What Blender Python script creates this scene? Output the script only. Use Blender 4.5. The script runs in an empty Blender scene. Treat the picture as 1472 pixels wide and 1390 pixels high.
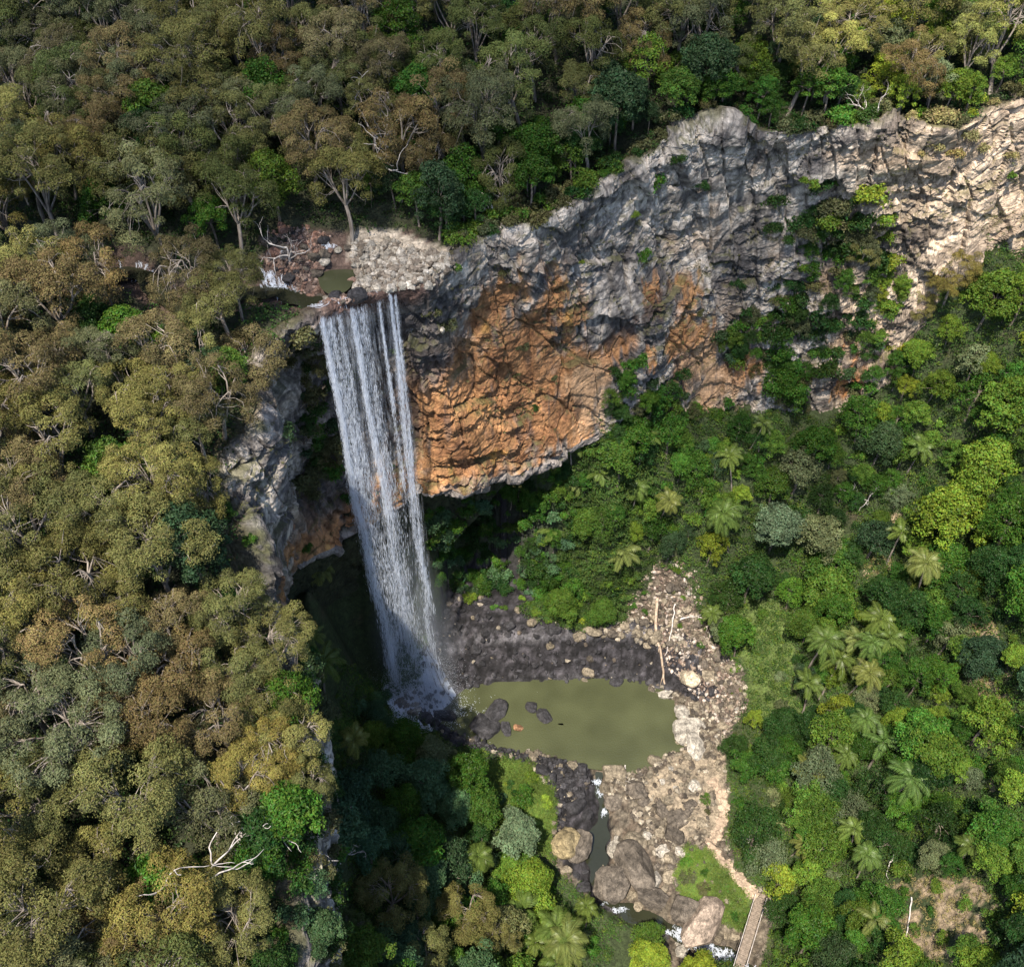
import bpy, math, random
import numpy as np
from mathutils import Vector, Matrix
from mathutils.bvhtree import BVHTree

rng = np.random.default_rng(7)
random.seed(7)
scene = bpy.context.scene
COL = scene.collection
R = math.radians

# ------------------------------------------------------------------ camera
F, CU, CV = 1400.0, 736.0, 695.0
CAM = np.array([0.0, 0.0, 184.0])
S2 = math.sqrt(0.5)

def ray(u, v):
    x = (u - CU) / F
    up = (CV - v) / F
    return np.array([x, S2 * (1 + up), S2 * (up - 1)])

def atz(u, v, z):
    d = ray(u, v)
    return CAM + d * ((z - CAM[2]) / d[2])

def aty(u, v, y):
    d = ray(u, v)
    return CAM + d * (y / d[1])

def proj(p):
    p = np.atleast_2d(p) - CAM
    depth = S2 * p[:, 1] - S2 * p[:, 2]
    depth = np.maximum(depth, 1e-3)
    u = CU + F * p[:, 0] / depth
    v = CV - F * (S2 * p[:, 1] + S2 * p[:, 2]) / depth
    return u, v, depth

cam = bpy.data.cameras.new("camera")
cam.sensor_width = 36.0
cam.lens = 36.0 * F / 1472.0
cam.clip_start = 0.5
cam.clip_end = 6000
cobj = bpy.data.objects.new("camera", cam)
COL.objects.link(cobj)
cobj.location = CAM
cobj.rotation_euler = (R(45), 0, 0)
scene.camera = cobj

# ------------------------------------------------------------------ light
SUN = np.array([-0.20, -0.46, 1.0]); SUN /= np.linalg.norm(SUN)
elev = math.asin(SUN[2]); azim = math.atan2(SUN[0], SUN[1])
w = bpy.data.worlds.new("World"); scene.world = w; w.use_nodes = True
nt = w.node_tree
bg = nt.nodes["Background"]
sky = nt.nodes.new("ShaderNodeTexSky")
sky.sky_type = 'NISHITA'; sky.sun_disc = False
sky.sun_elevation = elev; sky.sun_rotation = azim
nt.links.new(sky.outputs[0], bg.inputs[0])
bg.inputs[1].default_value = 0.135
sl = bpy.data.lights.new("sun", 'SUN'); sl.energy = 5.0; sl.angle = R(0.53); sl.color = (1.0, 0.91, 0.78)
so = bpy.data.objects.new("sun", sl); COL.objects.link(so)
so.rotation_euler = Vector(SUN).to_track_quat('Z', 'Y').to_euler()
so.location = (-200, -50, 400)
scene.view_settings.view_transform = 'Standard'
scene.view_settings.look = 'None'
scene.view_settings.exposure = 1.08
scene.view_settings.gamma = 1
cy = scene.cycles
cy.max_bounces = 4; cy.diffuse_bounces = 3; cy.glossy_bounces = 1
cy.transmission_bounces = 2; cy.transparent_max_bounces = 12
cy.caustics_reflective = False; cy.caustics_refractive = False

# ------------------------------------------------------------------ numpy noise
def _h(ix, iy, iz, seed):
    h = (ix.astype(np.int64) * 374761393 + iy.astype(np.int64) * 668265263 + iz.astype(np.int64) * 2147483647 + seed * 974634777) & 0xffffffff
    h = ((h ^ (h >> 13)) * 1274126177) & 0xffffffff
    h = ((h ^ (h >> 16)) * 2246822519) & 0xffffffff
    return ((h ^ (h >> 15)) & 0xffffff) / float(0xffffff)

def vnoise(p, seed=0):
    i = np.floor(p); f = p - i; f = f * f * (3 - 2 * f)
    i = i.astype(np.int64)
    r = 0
    for a in (0, 1):
        wa = f[:, 0] if a else 1 - f[:, 0]
        for b in (0, 1):
            wb = f[:, 1] if b else 1 - f[:, 1]
            for c in (0, 1):
                wc = f[:, 2] if c else 1 - f[:, 2]
                r = r + wa * wb * wc * _h(i[:, 0] + a, i[:, 1] + b, i[:, 2] + c, seed)
    return r * 2 - 1

def fbm(p, octv=4, seed=0, gain=0.5):
    r = 0; a = 1; t = 0
    for o in range(octv):
        r = r + a * vnoise(p * (2.03 ** o) + o * 17.3, seed + o); t += a; a *= gain
    return r / t

def cells(p, seed=0):
    i = np.floor(p).astype(np.int64)
    best = np.full(len(p), 9.0); sec = np.full(len(p), 9.0); idv = np.zeros(len(p))
    for a in (-1, 0, 1):
        for b in (-1, 0, 1):
            for c in (-1, 0, 1):
                x, y, z = i[:, 0] + a, i[:, 1] + b, i[:, 2] + c
                q = np.stack([x + _h(x, y, z, seed), y + _h(x, y, z, seed + 1), z + _h(x, y, z, seed + 2)], 1)
                d = np.linalg.norm(p - q, axis=1)
                r = _h(x, y, z, seed + 3)
                m = d < best
                sec = np.where(m, best, np.minimum(sec, d))
                idv = np.where(m, r, idv); best = np.where(m, d, best)
    return best, sec, idv

def sstep(a, b, x):
    t = np.clip((x - a) / (b - a), 0, 1)
    return t * t * (3 - 2 * t)

def inpoly(poly, x, y):
    poly = np.asarray(poly); x = np.asarray(x, float); y = np.asarray(y, float)
    ins = np.zeros(x.shape, bool); n = len(poly); j = n - 1
    for i in range(n):
        xi, yi = poly[i][:2]; xj, yj = poly[j][:2]
        c = ((yi > y) != (yj > y)) & (x < (xj - xi) * (y - yi) / (yj - yi + 1e-12) + xi)
        ins ^= c; j = i
    return ins

def polydist(pl, x, y):
    """distance to polyline (world xy)"""
    pl = np.asarray(pl)[:, :2]; best = np.full(np.shape(x), 1e9)
    for a, b in zip(pl[:-1], pl[1:]):
        d = b - a; L = (d ** 2).sum() + 1e-9
        t = np.clip(((x - a[0]) * d[0] + (y - a[1]) * d[1]) / L, 0, 1)
        best = np.minimum(best, np.hypot(x - a[0] - t * d[0], y - a[1] - t * d[1]))
    return best

def catmull_closed(P, m=6):
    P = np.array(P, float); n = len(P); out = []
    for i in range(n):
        p0, p1, p2, p3 = P[i - 1], P[i], P[(i + 1) % n], P[(i + 2) % n]
        for t in np.arange(m) / m:
            out.append(.5 * ((2 * p1) + (p2 - p0) * t + (2 * p0 - 5 * p1 + 4 * p2 - p3) * t * t + (3 * p1 - p0 - 3 * p2 + p3) * t ** 3))
    return np.array(out)

class RBF:
    def __init__(s, pts):
        p = np.array(pts, float); s.c = p[:, :2]
        n = len(p)
        A = np.zeros((n + 3, n + 3))
        A[:n, :n] = -s.k(s.c[:, None] - s.c[None]); A[:n, :n] -= np.eye(n) * 0.0
        A[:n, n] = 1; A[:n, n + 1:] = s.c; A[n, :n] = 1; A[n + 1:, :n] = s.c.T
        b = np.concatenate([p[:, 2], [0, 0, 0]])
        s.w = np.linalg.lstsq(A, b, rcond=None)[0]
    def k(s, d):
        return np.sqrt((d ** 2).sum(-1) + 4.0)
    def __call__(s, x, y):
        x = np.asarray(x, float); sh = x.shape; q = np.stack([x.ravel(), np.asarray(y, float).ravel()], 1)
        out = np.empty(len(q))
        for k in range(0, len(q), 20000):
            Q = q[k:k + 20000]
            out[k:k + 20000] = -s.k(Q[:, None] - s.c[None]) @ s.w[:len(s.c)] + s.w[len(s.c)] + Q @ s.w[-2:]
        return out.reshape(sh)

# ------------------------------------------------------------------ mesh helpers
def mesh_np(name, verts, faces, mat=None, smooth=True, vcol=None, tint=None, parent=None, link=True, extra=None):
    me = bpy.data.meshes.new(name)
    verts = np.ascontiguousarray(verts, np.float32); faces = np.ascontiguousarray(faces, np.int32)
    n = faces.shape[1]; m = len(faces)
    me.vertices.add(len(verts)); me.vertices.foreach_set("co", verts.ravel())
    me.loops.add(m * n); me.loops.foreach_set("vertex_index", faces.ravel())
    me.polygons.add(m)
    me.polygons.foreach_set("loop_start", np.arange(m, dtype=np.int32) * n)
    try: me.polygons.foreach_set("loop_total", np.full(m, n, np.int32))
    except Exception: pass
    me.polygons.foreach_set("use_smooth", np.full(m, smooth))
    if vcol is not None:
        a = me.attributes.new("Col", 'FLOAT_COLOR', 'POINT')
        c = np.ones((len(verts), 4), np.float32); c[:, :3] = vcol
        a.data.foreach_set("color", c.ravel())
    if tint is not None:
        a = me.attributes.new("tint", 'FLOAT', 'FACE'); a.data.foreach_set("value", np.ascontiguousarray(tint, np.float32))
    if extra:
        for k, val in extra.items():
            a = me.attributes.new(k, 'FLOAT', 'POINT'); a.data.foreach_set("value", np.ascontiguousarray(val, np.float32))
    me.update(calc_edges=True); me.validate()
    if mat: me.materials.append(mat)
    if not link: return me
    o = bpy.data.objects.new(name, me); COL.objects.link(o)
    if parent: o.parent = parent
    return o

class Geo:
    """collects quads (tris as degenerate-free lists) into one mesh"""
    def __init__(s): s.v = []; s.f = []; s.n = 0; s.t = []
    def add(s, v, f, t=None):
        v = np.asarray(v, float); f = np.asarray(f, int)
        s.v.append(v); s.f.append(f + s.n); s.n += len(v)
        s.t.append(np.full(len(f), 0.5) if t is None else np.asarray(t))
    def tube(s, pts, rad, sides=6, tint=0.5):
        pts = np.asarray(pts, float); n = len(pts)
        rad = np.broadcast_to(np.asarray(rad, float), (n,))
        tan = np.gradient(pts, axis=0); tan /= np.linalg.norm(tan, axis=1)[:, None] + 1e-9
        ref = np.array([0, 0, 1.0]) if abs(tan[:, 2]).mean() < 0.8 else np.array([1.0, 0, 0])
        a = np.cross(tan, ref); a /= np.linalg.norm(a, axis=1)[:, None] + 1e-9
        b = np.cross(tan, a)
        th = np.arange(sides) * 2 * math.pi / sides
        V = pts[:, None] + rad[:, None, None] * (a[:, None] * np.cos(th)[None, :, None] + b[:, None] * np.sin(th)[None, :, None])
        i, j = np.meshgrid(np.arange(n - 1), np.arange(sides), indexing='ij'); j2 = (j + 1) % sides
        f = np.stack([i * sides + j, i * sides + j2, (i + 1) * sides + j2, (i + 1) * sides + j], -1).reshape(-1, 4)
        s.add(V.reshape(-1, 3), f, np.full(len(f), tint))
        # end caps (fan as quads on even sides)
        if sides % 2 == 0:
            for e in (0, n - 1):
                k = e * sides
                q = [[k, k + q1, k + q1 + 1, k + (q1 + 2) % sides] for q1 in range(1, sides - 2, 2)]
                s.f.append(np.array(q) + s.n - n * sides); s.t.append(np.full(len(q), tint))
    def box(s, c, sx, sy, sz, M=None):
        v = np.array([[x, y, z] for x in (-1, 1) for y in (-1, 1) for z in (-1, 1)], float) * [sx / 2, sy / 2, sz / 2]
        if M is not None: v = v @ np.asarray(M).T
        f = [[0, 1, 3, 2], [4, 6, 7, 5], [0, 4, 5, 1], [2, 3, 7, 6], [0, 2, 6, 4], [1, 5, 7, 3]]
        s.add(v + np.asarray(c), f)
    def build(s, name, mat, parent=None, smooth=True, link=True):
        return mesh_np(name, np.concatenate(s.v), np.concatenate(s.f), mat, smooth, tint=np.concatenate(s.t), parent=parent, link=link)

def unit(v): return v / (np.linalg.norm(v, axis=-1, keepdims=True) + 1e-9)

def leaf_quads(C, N, L, W, tang=None, r=None):
    """diamond leaves: centres C, normals N, lengths L, widths W"""
    r = r or rng
    n = len(C); N = unit(N)
    T = r.normal(size=(n, 3)) if tang is None else tang
    T = unit(T - (T * N).sum(1)[:, None] * N); B = np.cross(N, T)
    L = np.broadcast_to(L, (n,))[:, None]; W = np.broadcast_to(W, (n,))[:, None]
    fold = N * (W * 0.25)
    v = np.stack([C - T * L / 2, C + B * W / 2 + fold, C + T * L / 2, C - B * W / 2 + fold], 1).reshape(-1, 3)
    f = np.arange(n * 4).reshape(n, 4)
    return v, f

# ------------------------------------------------------------------ materials
def newmat(name):
    m = bpy.data.materials.new(name); m.use_nodes = True
    nt = m.node_tree; b = nt.nodes["Principled BSDF"]
    return m, nt, b

def N(nt, t, **kw):
    n = nt.nodes.new(t)
    for k, v in kw.items():
        if k.startswith("i_"):
            n.inputs[k[2:].replace("_", " ")].default_value = v
        else: setattr(n, k, v)
    return n

def mat_leaf(name, trans=0.25, rough=0.55, hue=0.03, lo=0.62, hi=1.45, spec=0.3):
    m, nt, b = newmat(name); L = nt.links
    oi = N(nt, 'ShaderNodeObjectInfo'); at = N(nt, 'ShaderNodeAttribute', attribute_name="tint")
    mr = N(nt, 'ShaderNodeMapRange'); mr.inputs['To Min'].default_value = lo; mr.inputs['To Max'].default_value = hi
    L.new(at.outputs['Fac'], mr.inputs['Value'])
    hs = N(nt, 'ShaderNodeHueSaturation')
    h = N(nt, 'ShaderNodeMapRange'); h.inputs['To Min'].default_value = 0.5 + hue; h.inputs['To Max'].default_value = 0.5 - hue
    ml = N(nt, 'ShaderNodeMath', operation='MULTIPLY'); ml.inputs[1].default_value = 7.31
    fr = N(nt, 'ShaderNodeMath', operation='FRACT')
    L.new(at.outputs['Fac'], ml.inputs[0]); L.new(ml.outputs[0], fr.inputs[0]); L.new(fr.outputs[0], h.inputs['Value'])
    L.new(h.outputs[0], hs.inputs['Hue']); L.new(mr.outputs[0], hs.inputs['Value']); L.new(oi.outputs['Color'], hs.inputs['Color'])
    L.new(hs.outputs[0], b.inputs['Base Color'])
    b.inputs['Roughness'].default_value = rough; b.inputs['Specular IOR Level'].default_value = spec
    tr = N(nt, 'ShaderNodeBsdfTranslucent'); mx = N(nt, 'ShaderNodeMixShader'); mx.inputs[0].default_value = trans
    L.new(hs.outputs[0], tr.inputs[0]); L.new(b.outputs[0], mx.inputs[1]); L.new(tr.outputs[0], mx.inputs[2])
    L.new(mx.outputs[0], nt.nodes['Material Output'].inputs[0])
    return m

def mat_bark(name, c1, c2):
    m, nt, b = newmat(name); L = nt.links
    tc = N(nt, 'ShaderNodeTexCoord'); mp = N(nt, 'ShaderNodeMapping'); mp.inputs['Scale'].default_value = (1.5, 1.5, 0.4)
    no = N(nt, 'ShaderNodeTexNoise'); no.inputs['Scale'].default_value = 1.6; no.inputs['Detail'].default_value = 5
    cr = N(nt, 'ShaderNodeValToRGB'); cr.color_ramp.elements[0].color = (*c1, 1); cr.color_ramp.elements[1].color = (*c2, 1)
    cr.color_ramp.elements[0].position = .35; cr.color_ramp.elements[1].position = .65
    L.new(tc.outputs['Object'], mp.inputs[0]); L.new(mp.outputs[0], no.inputs[0]); L.new(no.outputs[0], cr.inputs[0]); L.new(cr.outputs[0], b.inputs['Base Color'])
    b.inputs['Roughness'].default_value = .85
    return m

def mat_rock(name, use_attr=True, base=(.2, .18, .16), dark=(.04, .038, .04), scale=1.0, rough=.85, bump=1.0, streak=(1, 1, 1), contrast=0.6, crack=0.7):
    m, nt, b = newmat(name); L = nt.links
    tc = N(nt, 'ShaderNodeTexCoord')
    mp = N(nt, 'ShaderNodeMapping'); mp.inputs['Scale'].default_value = streak
    L.new(tc.outputs['Object'], mp.inputs[0])
    n1 = N(nt, 'ShaderNodeTexNoise'); n1.inputs['Scale'].default_value = 0.55 * scale; n1.inputs["Detail"].default_value = 6; n1.inputs['Roughness'].default_value = .68; n1.inputs['Distortion'].default_value = .6
    L.new(mp.outputs[0], n1.inputs[0])
    n2 = N(nt, 'ShaderNodeTexNoise'); n2.inputs['Scale'].default_value = 2.4 * scale; n2.inputs["Detail"].default_value = 4; n2.inputs['Roughness'].default_value = .7
    L.new(mp.outputs[0], n2.inputs[0])
    vo = N(nt, 'ShaderNodeTexVoronoi', feature='DISTANCE_TO_EDGE'); vo.inputs['Scale'].default_value = .55 * scale
    wp = N(nt, 'ShaderNodeMixRGB', blend_type='ADD'); wp.inputs[0].default_value = .9
    L.new(mp.outputs[0], wp.inputs[1]); L.new(n2.outputs['Color'], wp.inputs[2]); L.new(wp.outputs[0], vo.inputs['Vector'])
    vr = N(nt, 'ShaderNodeMapRange'); vr.inputs['From Max'].default_value = .09; L.new(vo.outputs['Distance'], vr.inputs['Value'])
    vr.inputs['To Min'].default_value = 1 - crack
    if use_attr:
        at = N(nt, 'ShaderNodeAttribute', attribute_name="Col"); src = at.outputs['Color']
    else:
        oi = N(nt, 'ShaderNodeObjectInfo'); src = oi.outputs['Color']
    r1 = N(nt, 'ShaderNodeMapRange'); r1.inputs['From Min'].default_value = .3; r1.inputs['From Max'].default_value = .7
    r1.inputs['To Min'].default_value = 1 - contrast; r1.inputs['To Max'].default_value = 1 + contrast
    L.new(n1.outputs[0], r1.inputs['Value'])
    r2 = N(nt, 'ShaderNodeMapRange'); r2.inputs['From Min'].default_value = .3; r2.inputs['From Max'].default_value = .7
    r2.inputs['To Min'].default_value = 1 - contrast * .55; r2.inputs['To Max'].default_value = 1 + contrast * .55
    L.new(n2.outputs[0], r2.inputs['Value'])
    mm = N(nt, 'ShaderNodeMath', operation='MULTIPLY'); L.new(r1.outputs[0], mm.inputs[0]); L.new(r2.outputs[0], mm.inputs[1])
    m3 = N(nt, 'ShaderNodeMath', operation='MULTIPLY'); L.new(mm.outputs[0], m3.inputs[0]); L.new(vr.outputs[0], m3.inputs[1])
    vm = N(nt, 'ShaderNodeVectorMath', operation='SCALE'); L.new(src, vm.inputs[0]); L.new(m3.outputs[0], vm.inputs['Scale'])
    L.new(vm.outputs[0], b.inputs['Base Color'])
    b.inputs['Roughness'].default_value = rough
    b.inputs['Specular IOR Level'].default_value = .3
    ad = N(nt, 'ShaderNodeMath', operation='MULTIPLY_ADD'); ad.inputs[1].default_value = .6
    L.new(n2.outputs[0], ad.inputs[0]); L.new(n1.outputs[0], ad.inputs[2])
    a2 = N(nt, 'ShaderNodeMath', operation='MULTIPLY_ADD'); a2.inputs[1].default_value = .35
    L.new(vr.outputs[0], a2.inputs[0]); L.new(ad.outputs[0], a2.inputs[2])
    bp = N(nt, 'ShaderNodeBump'); bp.inputs['Strength'].default_value = .9; bp.inputs['Distance'].default_value = .9 * bump
    L.new(a2.outputs[0], bp.inputs['Height']); L.new(bp.outputs[0], b.inputs['Normal'])
    return m

M_GUM = mat_leaf("gum_leaf", trans=.16, rough=.6, hue=.028, lo=.5, hi=1.6, spec=.14)
M_BROAD = mat_leaf("broad_leaf", trans=.28, rough=.45, hue=.034, lo=.48, hi=1.6, spec=.14)
M_PALM = mat_leaf("palm_leaf", trans=.2, rough=.45, hue=.015, lo=.6, hi=1.45, spec=.25)
M_BARK_P = mat_bark("pale_bark", (.10, .08, .065), (.27, .235, .20))
M_BARK_D = mat_bark("brown_bark", (.06, .05, .04), (.2, .16, .13))
M_DEAD = mat_bark("dead_wood", (.28, .25, .23), (.52, .48, .45))
M_TAN = mat_bark("driftwood", (.22, .16, .11), (.42, .33, .25))
M_CLIFF = mat_rock("cliff_rock", True, scale=.9, streak=(1, 1, .75), contrast=.45, bump=.7, crack=.3)
M_GROUND = mat_rock("ground_soil_and_rock", True, scale=1.5, contrast=.5, bump=.4, crack=.35)
M_BOULDER = mat_rock("boulder_rock", False, scale=4.2, contrast=.75, bump=.12, crack=.55)

# ------------------------------------------------------------------ terrain control
PZ = lambda u, v, z: atz(u, v, z)
# stations: rim, mid1, mid2, foot, undercut depth, ground z behind foot
def st(rim, m1, m2, b, ud, gz): return [np.array(q, float) for q in (rim, m1, m2, b)] + [ud, gz]
A = aty
ST = [
 st((-23, -30, 62), (-21, -29, 50), (-20, -29, 40), (-18, -29, 20), 2, 22),
 st((-23.5, 10, 66), (-22, 11, 52), (-21, 11, 40), (-20, 12, 22), 2, 24),
 st((-23, 30, 66), (-22.5, 31, 58), (-23, 31, 50), (-23, 32, 38), 2, 26),
 st((-23.5, 46, 70), (-23, 47, 60), (-24, 47, 52), (-24, 48, 41), 2, 28),
 st((-26, 66, 77), (-26.5, 67, 66), (-28, 67, 54), (-28.5, 68, 43), 2, 31),
 st((-32, 84, 86), (-32.5, 84, 74), (-34, 84, 60), (-34.5, 85, 48), 2, 37),
 st((-37.5, 94, 92), (-35.5, 94.5, 84), (-35, 95, 76), (-36, 96, 62), 4, 40),
 st((-33.5, 101, 95), (-33, 101.5, 88), (-34, 102, 78), (-38, 104, 57), 5, 38),
 st((-35, 110, 98), (-38, 113, 88), (-37.5, 115, 68), (-35.5, 111.5, 54), 6, 34),
 st((-28.5, 117.5, 100.5), (-30, 124.5, 88), (-28, 125.5, 66), (-25, 121, 52.5), 7, 30),
 st((-18, 122.5, 101), (-19, 128, 88), (-18, 129, 66), (-17.4, 125, 55.5), 8, 30),
 st((-12.5, 123.5, 102), (-12.5, 126.5, 88), (-12, 127.5, 70), A(662, 697, 128), 8, 33),
 st(PZ(700, 348, 104), A(700, 460, 133), A(712, 560, 133.5), A(722, 680, 133), 3.5, 46),
 st(PZ(780, 330, 105), A(770, 440, 138), A(775, 540, 138), A(785, 660, 136.5), 3, 53),
 st(PZ(850, 290, 106), A(845, 400, 143), A(850, 500, 142), A(850, 632, 140), 3, 55),
 st(PZ(920, 245, 108), A(925, 370, 149), A(938, 478, 146.5), A(940, 600, 147.5), 2, 54),
 st(PZ(1010, 185, 112), A(1010, 330, 157), A(1020, 460, 155.5), A(1020, 605, 152), 2, 51),
 st(PZ(1110, 200, 110.5), A(1110, 320, 158), A(1112, 450, 156.5), A(1115, 592, 154.5), 2, 50),
 st(PZ(1210, 190, 111.5), A(1210, 330, 157), A(1205, 460, 156), A(1205, 592, 154), 2, 50),
 st(PZ(1290, 185, 112.5), A(1290, 290, 156), A(1284, 400, 155.5), A(1278, 540, 154), 2, 57),
 st(PZ(1380, 190, 112.5), A(1380, 255, 156), A(1380, 310, 156), A(1380, 385, 155), 2, 86),
 st(PZ(1472, 150, 115), A(1474, 230, 158), A(1476, 300, 158), A(1478, 385, 157), 2, 87),
 st((115, 166, 119), (116, 164, 110), (117, 163, 103), (118, 162, 94), 2, 94),
 st((155, 182, 124), (156, 180, 116), (157, 179, 110), (158, 178, 100), 2, 100),
]
RIM = np.array([s[0] for s in ST])
tan2 = np.gradient(RIM[:, :2], axis=0)
tan2[1:-1] = unit(RIM[1:-1, :2] - RIM[:-2, :2]) + unit(RIM[2:, :2] - RIM[1:-1, :2])
tan2 = unit(tan2)
NRM = np.stack([-tan2[:, 1], tan2[:, 0], 0 * tan2[:, 0]], 1)
FOOT = np.array([s[3] for s in ST])
GORGE_POLY = [tuple(p[:2]) for p in RIM] + [(260, 182), (260, -60), (-23, -60)]

# plateau height
pp = [(*p,) for p in RIM]
for s, n in zip(ST, NRM):
    q = s[0] + n * 9; pp.append((q[0], q[1], s[0][2] + .4))
pp += [(-45, 20, 72), (-90, 20, 76), (-60, 60, 84), (-110, 60, 92), (-60, 95, 97), (-110, 100, 100), (-200, 60, 105), (-200, 160, 112),
       (-60, 128, 103.2), (-90, 128, 104.3), (-40, 127, 102.3), (-60, 145, 110), (-20, 150, 112), (-90, 158, 104.8), (-60, 175, 122), (0, 175, 122), (50, 185, 128), (100, 195, 132),
       (0, 230, 138), (-100, 230, 130), (-200, 260, 138), (120, 250, 148), (250, 260, 150), (0, 400, 160), (-260, 420, 150), (260, 420, 170), (-80, -40, 62), (-250, -40, 80), (-40, -40, 60)]
HP = RBF(pp)
CREEK_UP = [atz(-60, 395, 104.6), atz(60, 385, 104.2), atz(190, 378, 103.6), atz(245, 412, 103.2), atz(330, 405, 102.8), atz(395, 400, 102.3), atz(440, 418, 101.6), atz(478, 428, 101.2), atz(520, 440, 100.7)]
POOL_UP = [atz(u, v, 101.9) for u, v in ((455, 385), (468, 372), (500, 366), (508, 385), (500, 405), (478, 414), (460, 404))]
POND = [atz(u, v, 104.6) for u, v in ((-60, 225), (0, 222), (14, 232), (10, 243), (-60, 245))]

def H_plateau(x, y):
    h = HP(x, y)
    p = np.stack([np.ravel(x), np.ravel(y), 0 * np.ravel(x)], 1)
    h = h + .5 * fbm(p / 9, 3, 5).reshape(np.shape(x))
    d = polydist(CREEK_UP, x, y)
    h = h - 2.0 * (1 - sstep(1.5, 4.5, d))
    c = np.mean(POOL_UP, 0)
    h = h - 1.6 * (1 - sstep(2.2, 4.5, np.hypot((x - c[0]) * .8, y - c[1])))
    h = h - 2.5 * inpoly(POND, x, y)
    return h

# gorge height
gp = []
for s, n in zip(ST, NRM):
    B, ud, gz = s[3], s[4], s[5]
    if ud <= 2:
        gp.append((B[0], B[1], B[2] + .6)); q = B + n * 8; gp.append((q[0], q[1], B[2] + 3))
    else:
        q = B + n * (ud * .75); gp.append((q[0], q[1], gz)); q = B + n * (ud + 5); gp.append((q[0], q[1], gz + 6))
for u, v, z in [
 (640, 985, -1.5), (720, 985, -2), (800, 1000, -2.2), (900, 1000, -2.2), (960, 1030, -1.5), (820, 1070, -2), (900, 1095, -1.8), (700, 1060, -.3), (660, 1060, .6),
 (610, 1028, 1.2), (560, 1015, 3), (520, 960, 8), (500, 1030, 14),
 (650, 900, 9), (720, 895, 8.5), (800, 905, 8), (900, 930, 6.5), (980, 945, 6),(720, 968, .6), (820, 975, .4), (930, 985, .5), (640, 960, 2),
 (650, 850, 14), (720, 840, 17), (800, 860, 13), (640, 770, 27), (720, 740, 39), (800, 720, 43), (800, 780, 30), (880, 860, 11), (880, 700, 44), (880, 780, 29), (940, 850, 13),
 (960, 780, 26), (1000, 700, 40), (1040, 960, 5.5), (1000, 1020, 2), (1060, 1020, 3.5), (1040, 1080, 2.8), (960, 1110, 1.5), (1040, 1150, 2.5), (950, 1150, .8), (870, 1120, .2), (850, 1200, -2.6), (800, 1120, 1), (780, 1180, 2.0),
 (980, 1200, 1.2), (1030, 1215, 2), (900, 1300, -3.8), (860, 1290, -3.5), (930, 1250, -1.2), (1000, 1300, -1), (990, 1345, -5), (1040, 1375, -6.5), (1080, 1420, -8), (1092, 1292, 1.8), (1062, 1395, .4), (1050, 1320, -1.5),
 (1020, 900, 8), (1100, 850, 15), (1100, 930, 9.5), (1100, 1000, 7.5), (1100, 1100, 5.5), (1120, 1200, 5), (1150, 1290, 5),
 (1080, 700, 40), (1100, 780, 26), (1180, 700, 40), (1200, 800, 26), (1200, 900, 19), (1200, 1000, 14), (1200, 1100, 12), (1200, 1200, 11), (1200, 1350, 11),
 (1300, 650, 48), (1300, 800, 33), (1300, 900, 28), (1300, 1000, 24), (1300, 1120, 21), (1300, 1250, 20), (1300, 1390, 20),
 (1330, 480, 72), (1400, 560, 65), (1400, 700, 50), (1400, 850, 39), (1400, 1000, 34), (1400, 1150, 31), (1400, 1300, 30),
 (1472, 480, 78), (1472, 600, 68), (1472, 800, 50), (1472, 1000, 43), (1472, 1200, 39), (1472, 1390, 37),
 (700, 1110, 3.0), (760, 1160, 3.5), (700, 1180, 5.5), (620, 1120, 9), (600, 1200, 9), (560, 1120, 13), (520, 1200, 15), (480, 1240, 19), (480, 1120, 26), (450, 1000, 30), (430, 920, 36), (480, 900, 25), (440, 860, 40),
 (700, 1290, 1), (780, 1290, -2.5), (820, 1340, -4), (880, 1390, -4.5), (600, 1300, 13), (640, 1380, 13), (540, 1350, 18), (690, 1340, 8), (760, 1380, -1), (960, 1400, -5),
 (1140, 1400, 6)]:
    q = atz(u, v, z); gp.append(tuple(q))
gp += [(0, 30, 0), (40, 40, -9), (60, 40, 14), (-5, 0, 6), (45, 0, -11), (80, 0, 40), (110, 60, 60), (130, 110, 75), (150, 140, 90), (160, 0, 90), (250, 60, 120), (250, -60, 110), (40, -60, -14), (0, -60, 10), (90, -60, 50), (200, 170, 108)]
HG = RBF(gp)
POOL_OUT = catmull_closed([atz(u, v, 0)[:2] for u, v in ((608, 1012), (640, 988), (720, 982), (800, 978), (880, 974), (935, 982), (972, 1010), (986, 1050), (980, 1080), (948, 1092), (915, 1112), (880, 1106), (830, 1098), (790, 1084), (730, 1078), (672, 1062), (632, 1042), (610, 1028))])
LEDGE = [atz(u, v, 3)[:2] for u, v in ((628, 985), (640, 880), (700, 850), (770, 870), (850, 900), (960, 925), (1010, 950), (990, 985), (930, 990), (800, 985), (700, 990))]
CREEK_DN = [atz(u, v, z) for u, v, z in ((862, 1108, .1), (860, 1135, -.7), (868, 1165, -1.6), (862, 1200, -2.0), (858, 1240, -2.2), (862, 1275, -2.8), (885, 1300, -3.4), (925, 1318, -3.8), (965, 1335, -4.3), (1005, 1358, -5.2), (1045, 1372, -5.9), (1085, 1405, -7), (1130, 1460, -8.6), (1180, 1540, -10))]
PATH_C = [atz(u, v, z) for u, v, z in ((1022, 1120, 2.4), (1038, 1145, 2.5), (1040, 1170, 2.3), (1030, 1200, 2), (1022, 1215, 2), (1040, 1240, 1.9), (1066, 1268, 1.9), (1088, 1290, 1.8))]

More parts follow.
